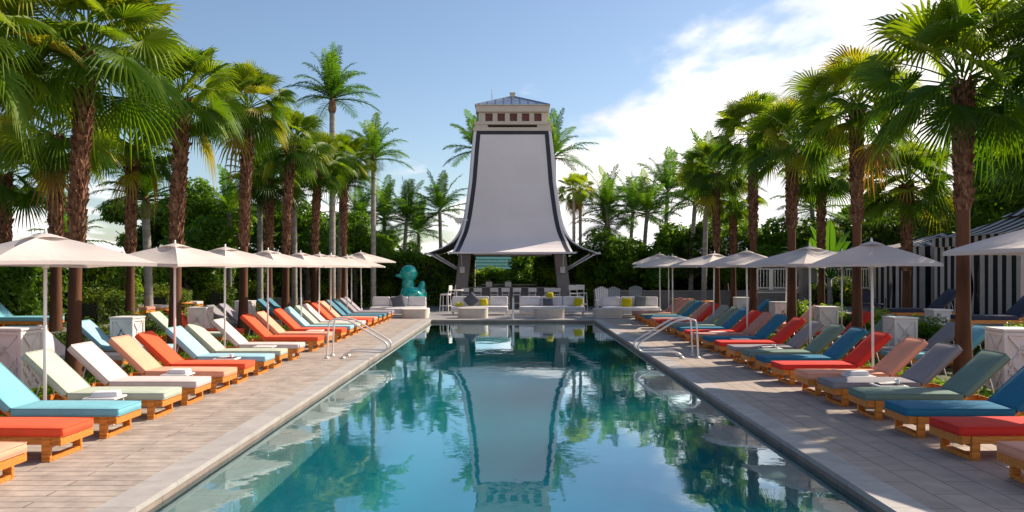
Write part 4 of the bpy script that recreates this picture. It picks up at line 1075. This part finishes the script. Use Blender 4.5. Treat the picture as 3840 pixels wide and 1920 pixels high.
def fan_palm(px,Y,h,r0,lean,label,group,seed,s=1.0,crown=None,rz=None,lower=.34):
    X=X_at(px,Y); r=empty('fan_palm',(X,Y,0)); tag(r,label,'palm tree',group)
    me,top=rough_trunk(h,r0*.66,seed,lower,lean); ob('trunk',me,r)
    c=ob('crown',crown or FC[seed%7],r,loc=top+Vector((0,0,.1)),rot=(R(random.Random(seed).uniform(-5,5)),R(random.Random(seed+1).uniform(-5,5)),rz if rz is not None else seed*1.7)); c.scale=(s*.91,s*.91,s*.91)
LP=[(277,15.6,6.45,.195,(.30,0),1.26),(656,20.3,6.5,.225,(.22,0),.98),(912,25.4,7.3,.21,(.18,0),.98),(1070,30.0,6.8,.21,(.2,0),1.0),(1178,34.5,6.6,.2,(.15,.1),1.05)]
for i,(px,Y,h,r0,ln,s) in enumerate(LP):
    fan_palm(px,Y,h,r0,ln,f'shaggy-trunked fan palm, {ORD[i]} from the front beside the left poolside loungers','fan palms beside the left loungers',i*3+1,s,lower=.40)
RP=[(3612,15.2,5.75,.205,(0,0),1.25),(3214,19.9,6.2,.185,(-.02,0),1.05),(2969,24.6,6.05,.21,(.0,0),1.0),(2824,28.5,7.0,.20,(0,0),1.05),(2688,33.6,6.2,.2,(-.05,0),1.0)]
for i,(px,Y,h,r0,ln,s) in enumerate(RP):
    fan_palm(px,Y,h,r0,ln,f'shaggy-trunked fan palm, {ORD[i]} from the front beside the right poolside loungers','fan palms beside the right loungers',i*3+20,s,lower=(.58,.54,.57,.46,.5)[i])
B2=[(1010,33,5.7,.2,(0,0),.95,'smaller fan palm behind the gap between the third and fourth left palms'),(3080,30,5.7,.19,(0,0),.95,'fan palm half hidden between the second and third right palms'),(2750,36,5.2,.19,(0,0),.9,'fan palm half hidden between the fourth and fifth right palms'),
    (210,20.5,5.6,.22,(0,0),1.0,'dark fan palm behind the nearest left palm'),(487,24.2,5.9,.2,(.1,0),1.0,'dark fan palm behind the gap between the first and second left palms'),
    (-150,13.5,6.2,.22,(.1,0),1.1,'fan palm whose leaves enter at the left edge of the photo'),(20,24.0,5.0,.2,(0,0),1.0,'low fan palm at the far left behind the others'),
    (3400,24.5,4.7,.2,(0,0),1.0,'shorter dark fan palm behind the nearest right palm'),(3930,22.0,5.6,.2,(0,0),1.05,'fan palm leaning in at the right edge above the cabana roofs'),
    (4120,14.5,6.6,.2,(0,0),1.1,'fan palm whose leaves enter at the right edge of the photo'),(1290,38,7.2,.19,(0,0),1.0,'fan palm with a full crown at the far end of the left row')]
for i,(px,Y,h,r0,ln,s,lb) in enumerate(B2):
    fan_palm(px,Y,h,r0,ln,lb,'fan palms in the second rows',i*5+3,s,lower=.45)

def feather_crown(seed,n=18,L=2.2,up=70,low=-35,leaf=.55,np_=26,arch=.55,width=.05):
    rg=random.Random(seed); b=MB()
    for i in range(n):
        f=i/(n-1); az=i*2.39996+rg.uniform(-.25,.25); el=R(up+(low-up)*f**1.05+rg.uniform(-8,8)); LL=L*rg.uniform(.85,1.12)
        d=Vector((math.cos(az)*math.cos(el),math.sin(az)*math.cos(el),math.sin(el))); pts=[]; k=12
        p=Vector((0,0,.1-.25*f)); cur=d.copy()
        for s in range(k+1):
            pts.append(p.copy()); p=p+cur*LL/k; cur.z-=arch*(.25+s/k)*2.0/k*(1.15 if el>.5 else .8); cur.normalize()
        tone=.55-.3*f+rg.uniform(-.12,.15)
        b.tube(pts,[.028*(1-j/(k+1))+.006 for j in range(k+1)],4,cap=False,tone=min(1,tone+.2))
        for s in range(np_):
            t_=.12+.88*s/(np_-1); g_=t_*k; j=min(int(g_),k-1); q=pts[j].lerp(pts[j+1],g_-j); tg=(pts[j+1]-pts[j]).normalized()
            sd_=tg.cross(Vector((0,0,1))); 
            if sd_.length<.05: sd_=Vector((1,0,0))
            sd_.normalize(); upv=sd_.cross(tg).normalized()
            ll=leaf*(math.sin(math.pi*min(1,.12+t_*.83))**.7)*rg.uniform(.85,1.1)
            for sgn in (-1,1):
                dr=(sd_*sgn*.85+tg*(.55+.3*t_)+upv*rg.uniform(.05,.35)).normalized()
                m1=q+dr*ll*.5; m1.z-=.04*ll; e=q+dr*ll; e.z-=rg.uniform(.15,.5)*ll
                wd=tg*width*.5
                o=len(b.v); b.v.extend([tuple(x) for x in (q-wd*.5,q+wd*.5,m1+wd,m1-wd,e)]); tt=tone+rg.uniform(-.06,.06); b.t.extend([tt]*5)
                b.f.extend([(o,o+1,o+2,o+3),(o+3,o+2,o+4)]); b.m.extend([0,0]); b.sm.extend([False]*2)
    return b.mesh('feather_crown',FEA,tone=True)
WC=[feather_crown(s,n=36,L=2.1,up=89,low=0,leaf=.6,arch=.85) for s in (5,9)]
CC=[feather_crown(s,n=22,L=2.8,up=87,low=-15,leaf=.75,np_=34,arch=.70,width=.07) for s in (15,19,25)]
def ring_trunk(h,r0,lean=(0,0),shaft=True,seed=0):
    b=MB(); P=[];RR=[]; K=int(h/.14); rg=random.Random(seed)
    for i in range(K+1):
        t_=i/K; z=h*t_; base_=r0*(1+.3*math.exp(-z/.4))*(1-.18*t_)
        P.append((lean[0]*t_*t_,lean[1]*t_*t_,z-.02)); RR.append(base_*(1.05 if i%2 else .98))
    b.tube(P,RR,12,mi=0,cap=True)
    if shaft:
        tx,ty=lean; b.tube([(tx,ty,h-.02),(tx,ty,h+.15),(tx,ty,h+.5),(tx,ty,h+.85)],[r0*.8,r0*1.25,r0*1.0,r0*.45],12,mi=1)
    return b.mesh('ring_trunk',[TRGR,TREEB]), Vector((lean[0],lean[1],h+(.75 if shaft else .0)))
def feather_palm(px,Y,h,r0,label,group,crown,s=1.0,lean=(0,0),z0=0,shaft=True,name='feather_palm'):
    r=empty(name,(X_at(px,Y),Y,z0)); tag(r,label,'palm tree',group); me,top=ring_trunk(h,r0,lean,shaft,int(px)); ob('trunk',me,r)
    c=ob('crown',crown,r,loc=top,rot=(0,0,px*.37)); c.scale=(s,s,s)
FP='slender feather palms'
feather_palm(1400,40,7.1,.14,'lone slender ringed palm standing between the left palms and tower',FP,WC[0],.95)
feather_palm(1246,37,9.5,.16,'tallest feather palm above the left row with ringed grey trunk',FP,WC[1],1.05)
feather_palm(1275,38.5,5.6,.16,'grey ringed palm right beside the tallest feather palm',FP,WC[0],.9,lean=(.1,0))
feather_palm(558,27,3.9,.15,'pale grey ringed palm between the second row fan palms on the left',FP,WC[1],.85,lean=(-.1,0))
feather_palm(975,34,5.0,.14,'pale thin palm trunk right of the third left fan palm',FP,WC[0],.85)
feather_palm(1104,36,5.0,.14,'pale thin palm trunk right of the fourth left fan palm',FP,WC[1],.85)
feather_palm(860,37,4.8,.12,'small feather palm with drooping fronds between left trunks',FP,CC[0],.75,shaft=False)
CP='coconut palms beyond the tower'
for i,(px,Y,h,s,lb) in enumerate([(1655,52,6.0,.95,'coconut palm with torn fronds left of the tower base'),(1365,50,5.0,.9,'young feather palm low behind the left umbrellas'),
    (1512,51,5.3,.9,'bushy feather palm beside the torn-frond coconut palm'),(1440,53,5.6,.95,'feather palm behind the lone slender ringed palm'),(1775,54,10.4,.98,'coconut palm whose fronds show left of the tower top'),(2085,54,9.9,1.05,'coconut palm whose fronds show right of the tower top'),
    (2290,50,6.1,.9,'small coconut palm right of the tower among twins'),(2360,53,6.0,.95,'coconut palm third right of the tower'),(2250,51,5.0,.8,'low feather palm right beside the twin palms'),(2410,48,5.6,.9,'feather palm low between the bushy trees right of the tower'),(2490,50,7.0,1.0,'taller coconut palm with brown crown shaft midway right of the tower'),
    (2590,44,5.9,.95,'coconut palm left of the right fan palm cluster'),(2640,40,6.4,1.0,'coconut palm with a long drooping frond before the right cloud'),(3060,42,5.4,.9,'coconut palm between the second and third right palms'),(250,38,3.4,.8,'young coconut palm behind the nearest left palm'),(1575,56,4.8,.9,'short feather palm farthest left of the tower')]):
    feather_palm(px,Y,h,.14,lb,CP,CC[i%3],s,shaft=False,name='coconut_palm',lean=(rnd.uniform(-.4,.4),0))
feather_palm(2152,47.5,6.9,.11,'left of two thin-trunked palms right of the tower','thin twin palms',FCS[0],.72,shaft=False,name='thin_palm')
feather_palm(2176,48.5,7.0,.11,'right of two thin-trunked palms right of the tower','thin twin palms',FCS[1],.72,shaft=False,name='thin_palm')

# banana-like plants
def banana(seed,n=9,L=2.2):
    rg=random.Random(seed); b=MB()
    for i in range(n):
        az=i*2.4+rg.uniform(-.3,.3); el=R(rg.uniform(35,80)); k=10; p=Vector((0,0,.1)); cur=Vector((math.cos(az)*math.cos(el),math.sin(az)*math.cos(el),math.sin(el))); LL=L*rg.uniform(.75,1.15); pts=[]
        for s in range(k+1): pts.append(p.copy()); p=p+cur*LL/k; cur.z-=.34*(s/k)**1.5; cur.normalize()
        tn=rg.uniform(.1,.45); b.tube(pts,[.035*(1-j/(k+2)) for j in range(k+1)],5,cap=False,tone=tn+.1)
        V=[];F=[]
        for j in range(3,k+1):
            t_=(j-3)/(k-3); wdt=.20*math.sin(math.pi*min(1,.08+t_*.90))**.6; tg=(pts[j]-pts[j-1]).normalized(); sd_=tg.cross(Vector((0,0,1))).normalized()
            V+= [pts[j]-sd_*wdt+Vector((0,0,.08-.1*t_)),pts[j]+Vector((0,0,.02)),pts[j]+sd_*wdt+Vector((0,0,.08-.1*t_))]
        for j in range(k-3):
            o=3*j; F+=[(o,o+1,o+4,o+3),(o+1,o+2,o+5,o+4)]
        b.add(V,F,tone=tn,smooth=True)
    return b.mesh('banana_leaves',FEA,tone=True)
BA=[banana(3),banana(8,12)]
for i,(px,Y,z,s,lb) in enumerate([(3110,33,1.6,1.15,'big-leaved banana plant between the second and third right palms'),(3060,38,1.8,1.0,'smaller banana plant behind the grey pillar')]):
    r=empty('banana_plant',(X_at(px,Y),Y,0)); tag(r,lb,'plant','banana plants'); b=MB(); b.tube([(0,0,-.05),(.03,0,z*.5),(0,0,z+.2)],[.14,.12,.09],10); ob('stem',b.mesh('banana_stem',TRGR),r); c=ob('leaves',BA[i%2],r,loc=(0,0,z)); c.scale=(s,s,s)

# leaf clouds
def leaf_cards(b,pts,nrm_bias,size,rg,tone_fn,mi=0):
    n=len(pts); nd=rg.normal(size=(n,3)); nd/=np.linalg.norm(nd,axis=1)[:,None]; nb=nrm_bias+nd*.9; nb/=np.linalg.norm(nb,axis=1)[:,None]
    t1=np.cross(nb,rg.normal(size=(n,3))); t1/=np.linalg.norm(t1,axis=1)[:,None]; t2=np.cross(nb,t1)
    sz=size*rg.uniform(.6,1.35,size=n)[:,None]
    A=pts-t1*sz; B=pts+t2*sz*.42+nb*sz*.16; C=pts+t1*sz; Dv=pts-t2*sz*.42+nb*sz*.16
    o=len(b.v); V=np.stack([A,B,C,Dv],1).reshape(-1,3); b.v.extend(map(tuple,V.tolist()))
    b.f.extend([(o+4*i,o+4*i+1,o+4*i+2,o+4*i+3) for i in range(n)]); b.m.extend([mi]*n); b.sm.extend([False]*n)
    tn=np.repeat(tone_fn(pts)+rg.uniform(-.16,.16,size=n),4); b.t.extend(tn.tolist())
def blobs_foliage(name,seed,blobs,n,size,mat_,core=True):
    rg=np.random.default_rng(seed); b=MB(); tot=sum(r[0]*r[1] for _,r in blobs)
    for c,r in blobs:
        k=int(n*r[0]*r[1]/tot); d=rg.normal(size=(k,3)); d/=np.linalg.norm(d,axis=1)[:,None]
        rad=rg.uniform(.45,1.0,size=k)**.5*(1+.16*np.sin(d[:,0]*5+c[0]*3)*np.cos(d[:,1]*6+c[1])+.1*np.sin(d[:,2]*9))
        p=np.array(c)+d*rad[:,None]*np.array(r); bt=rg.uniform(-.12,.12)
        leaf_cards(b,p,d*1.0+np.array([0,0,.35]),size,rg,lambda q:.45+bt+.0*q[:,0])
    return b.mesh(name,mat_,tone=True)
def hedge_mesh(seed,L,Dp,H,n,size,mat_):
    rg=np.random.default_rng(seed); b=MB(); u=rg.uniform(-.5,.5,size=(n,3)); 
    # push to surface shells (front, back, top)
    w_=rg.random(n); P=u*np.array([L,Dp,H]); P[:,2]+=H/2; Nn=np.zeros((n,3))
    f=w_<.42; P[f,1]=-Dp/2+rg.uniform(-.12,.3,size=f.sum())+.12*np.sin(P[f,0]*3+seed)+.1*np.sin(P[f,2]*4+P[f,0]*1.7); Nn[f,1]=-1
    g_=(w_>=.42)&(w_<.72); P[g_,2]=H+rg.uniform(-.3,.12,size=g_.sum())+.16*np.sin(P[g_,0]*2.3+seed*2)+.09*np.sin(P[g_,0]*6+P[g_,1]*3); Nn[g_,2]=1
    h_=(w_>=.72)&(w_<.86); P[h_,1]=Dp/2+rg.uniform(-.3,.1,size=h_.sum()); Nn[h_,1]=1
    leaf_cards(b,P,Nn+np.array([0,-.1,.25]),size,rg,lambda q:.48+.22*np.sin(q[:,0]*2.6+seed)*np.sin(q[:,2]*3.4+q[:,0]))
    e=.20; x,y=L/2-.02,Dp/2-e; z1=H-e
    # solid near-black box inside the leaves, blocks the view through
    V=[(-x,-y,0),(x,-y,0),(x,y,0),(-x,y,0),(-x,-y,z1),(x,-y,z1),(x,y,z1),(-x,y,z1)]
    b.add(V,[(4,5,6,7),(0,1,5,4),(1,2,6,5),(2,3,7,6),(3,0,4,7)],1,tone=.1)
    return b.mesh('hedge',[mat_,pmat('hedge_core',(.012,.016,.008),.95,.3,6)],tone=True)
HM={}
def hedge(x,y,L,Dp,H,rz,label,group,mat_=BRO,size=.115,dens=1.1,z=0):
    key=(round(L,1),Dp,H,mat_.name,size)
    if key not in HM: HM[key]=hedge_mesh(len(HM)+2,L,Dp,H,int(min(16000,(L*H*2.2+L*Dp*2)*150*dens*(.1/size)**1.3)),size,mat_)
    r=ob('hedge',HM[key],loc=(x,y,z),rot=(0,0,R(rz))); tag(r,label,'hedge',group)
hn=['nearest','second nearest','third nearest','fourth nearest','fifth nearest','sixth nearest']
for i in range(5): hedge(-14.6-.4*(i%2),16+6.2*i,6.6,1.6,2.0+.12*i,90,f'tall dark green hedge block, {hn[i]} along the left terrace','hedge blocks along the left terrace',z=TZL-.3)
for i in range(5):
    x=-11.6+4.6*i-.6
    if abs(x)<2.2: continue
    hedge(-12.2+3.9*i,46.5+.5*(i%2),4.3,1.6,2.55+.15*(i%3),0,f'dense green hedge block at the pool end, {ORD[i]} from the left',"hedge blocks behind the pool end")
for i in range(5): hedge(5.6+3.4*i,46.6+.5*(i%2),3.8,1.6,2.9+.2*(i%2),0,f'dense dark hedge block right of the tower, {ORD[i]} from the left',"hedge blocks behind the right wall")
hedge(0,58,11,1.6,2.0,0,'hedge seen beneath the tower beyond the bar','hedge beyond the bar')
for i in range(4): hedge(-10.9,14.5+6*i,5.6,.5,.62,90,f'low clipped border hedge behind the left back row, {hn[i]}','low clipped hedges on the left',YEL if i%2 else BRO,.06,1.3)
for i in range(3): hedge(10.75,15.5+6.2*i,5.2,.45,.7,90,f'low border hedge behind the right back row, {hn[i]}','low clipped hedges on the right',BRO,.06,1.2)
hedge(X_at(3120,33.6),33.4,2.0,.7,1.5,0,'rounded shrub in front of the railing wall on the right','shrub before the wall',YEL,.07,1.5)
for i,(x,y) in enumerate([(-12.6,24.5),(-12.8,29.3),(-12.5,33.5),(-11.9,37)]): hedge(x,y,2.6,.9,.95,90+8*i,f'low yellow-green hedge on the left terrace, {hn[i]}','yellow-green hedges on the left terrace',YEL,.07,1.3,z=TZL-.1)
# ground cover beds (uncountable)
def cover(name,rects,n,size,z,seed,mat_=BRO):
    rg=np.random.default_rng(seed); b=MB(); A=sum((r[2]-r[0])*(r[3]-r[1]) for r in rects)
    for r in rects:
        k=int(n*(r[2]-r[0])*(r[3]-r[1])/A); P=np.stack([rg.uniform(r[0],r[2],k),rg.uniform(r[1],r[3],k),z+rg.uniform(0,.22,k)],1)
        leaf_cards(b,P,np.array([[0,0,.8]])+np.zeros((k,3)),size,rg,lambda q:.5+.15*np.sin(q[:,0]*3)*np.sin(q[:,1]*2))
    o=ob(name,b.mesh(name,mat_,tone=True)); tag(o,None,None,None,'stuff'); return o
tag(cover('ground_cover',[(-8.0,9,-7.15,34),(-10.9,8,-10.25,36),(7.2,9,8.0,34),(10.2,9,10.9,34)],30000,.055,.0,3),'leafy ground cover behind the lounger backs','ground cover')
tag(cover('ground_cover',[(-26,36,-8.2,60),(8.2,42,28,60),(-8,49,8,62)],22000,.12,0,4),'rough planting beyond the pool terrace','ground cover')

# broadleaf trees
def tree_crown(seed,n=9000,size=.11,nb=11,spread=1.5,mat_=BRO):
    rg=random.Random(seed); bl=[]
    for i in range(nb):
        a=rg.uniform(0,6.28); rr_=spread*rg.uniform(.2,1.0); z=rg.uniform(-.7,1.3); s=rg.uniform(.5,.95)
        bl.append(((rr_*math.cos(a),rr_*math.sin(a),z),(s,s,s*.75)))
    return blobs_foliage('tree_crown',seed,bl,n,size,mat_)
TC=[tree_crown(s) for s in (31,32,33,34)]+[tree_crown(35,mat_=YEL),tree_crown(36,mat_=YEL)]
def tree(px,Y,h,s,label,group='broadleaf trees behind the hedges',k=0,z0=0,cat='tree',name='broadleaf_tree'):
    r=empty(name,(X_at(px,Y),Y,z0)); tag(r,label,cat,group); rg=random.Random(int(px)+int(Y))
    b=MB(); b.tube([(0,0,-.05),(.05,.02,h*.4),(-.04,0,h*.8),(0,0,h)],[.16*s,.12*s,.09*s,.05*s],8)
    for q in range(6):
        a=rg.uniform(0,6.28); b.tube([(0,0,h*(.45+.08*q)),(math.cos(a)*.5*s,math.sin(a)*.5*s,h*(.62+.07*q)),(math.cos(a)*1.2*s,math.sin(a)*1.2*s,h*(.75+.08*q))],[.06*s,.04*s,.015*s],6)
    ob('trunk',b.mesh('tree_trunk',BARK),r); c=ob('crown',TC[k],r,loc=(0,0,h),rot=(0,0,rg.uniform(0,6.28))); c.scale=(s,s,s*.95)
TRS=[(90,30,2.6,1.3,1,'dense green tree at the far left edge above the hedge'),(230,33,3.4,1.2,0,'bright green tree behind the nearest left palm'),(390,42,2.6,1.1,2,'low tree between the first two left palms'),
 (545,38,4.6,1.15,3,'round dark tree left of the second left palm'),(760,38,5.2,1.45,0,'tall dark tree between the second and third left palms'),(700,33,3.2,1.2,1,'bushy tree just right of the second left palm'),
 (840,42,4.0,1.3,2,'tree left of the third left palm'),(990,44,5.0,1.2,3,'small dark tree between the third and fourth left palms'),(1150,42,4.6,1.3,1,'leafy tree behind the fourth and fifth left palms'),(1330,46,4.6,1.2,0,'dark tree behind the lone slender palm'),
 (20,24,2.2,1.0,4,'light green shrub tree at the left frame edge'),(1480,47,2.2,1.1,4,'light green bush right behind the teal duck'),(1620,49,2.2,1.2,3,'green bush left of the tower leg'),
 (2230,47,3.0,1.3,0,'dark green bushy tree just right of the tower'),(2330,46,2.6,1.2,1,'dark bushy tree second right of the tower'),(2460,45,2.9,1.4,2,'bushy tree midway along the right hedge'),(2590,45,2.8,1.3,5,'yellow-green tree left of the right palms'),
 (2720,44,3.2,1.3,3,'dark tree behind the fifth right palm'),(2900,42,3.2,1.35,0,'dark tree between the third and fourth right palms'),(3040,44,3.0,1.2,4,'yellow-green tree behind the third right palm'),(3160,40,3.0,1.3,5,'bright yellow-green tree behind the banana plant'),
 (3300,40,3.4,1.5,4,'bright leafy tree right of the second right palm'),(3420,42,3.6,1.5,5,'sunlit leafy tree left of the cabana roofs'),(3700,42,4.4,1.6,1,'tree behind the nearer cabana roof'),(3600,44,4.2,1.5,4,'light green tree behind the nearest right palm trunk'),
 (2015,56,2.9,1.5,2,'dark bush seen beneath the tower on the right'),(1905,57,.9,1.0,1,'dark bush seen beneath the tower in the middle'),(1500,60,3.6,1.5,2,'tree in the distance left of the tower'),(1200,60,4.5,1.8,3,'distant tree behind the left umbrellas'),
 (4150,28,6.5,2.4,0,'large leafy tree added beyond the cabanas to shade them, nearer one'),(4000,38,6.5,2.6,3,'large leafy tree added beyond the cabanas to shade them, farther one'),(2800,62,4.5,1.9,2,'distant tree behind the right palms'),(3250,62,4.8,1.9,3,'distant tree behind the cabanas')]  # the two large trees beyond the cabanas are added to block sun and sky
for px,Y,h,s,k,lb in TRS: tree(px,Y,h-(.4 if px>2200 else 1.5 if px<480 else .9),s*(.95 if px>480 else .85),lb,k=k)
# white flowering shrub
b=MB(); 
def flower_bush(px,Y,h,s,label,n=110,seed=5):
    r=empty('flowering_shrub',(X_at(px,Y),Y,0)); tag(r,label,'shrub','white flowering shrubs')
    b=MB(); b.tube([(0,0,-.05),(0,0,h)],[.06,.04],6); ob('stem',b.mesh('shrub_stem',BARK),r)
    c=ob('foliage',TC[1],r,loc=(0,0,h)); c.scale=(s*.55,)*3
    rg=np.random.default_rng(seed); b=MB(); d=rg.normal(size=(n,3)); d[:,1]=-abs(d[:,1]); d/=np.linalg.norm(d,axis=1)[:,None]; P=d*np.array([1.0,1.0,.8])*s*.95+np.array([0,0,h])
    leaf_cards(b,P,d,.07,rg,lambda q:.5+0*q[:,0]); ob('flowers',b.mesh('flowers',WHITE),r)
flower_bush(2240,45.2,3.5,.75,'shrub with white blossoms just right of the tower skirt')
flower_bush(2750,42.0,3.4,.7,'shrub with white blossoms between the fourth and fifth right palms',90,8)
flower_bush(2640,43.5,3.3,.7,'shrub with white blossoms left of the fifth right palm',60,12)
print('objects',len(bpy.data.objects))
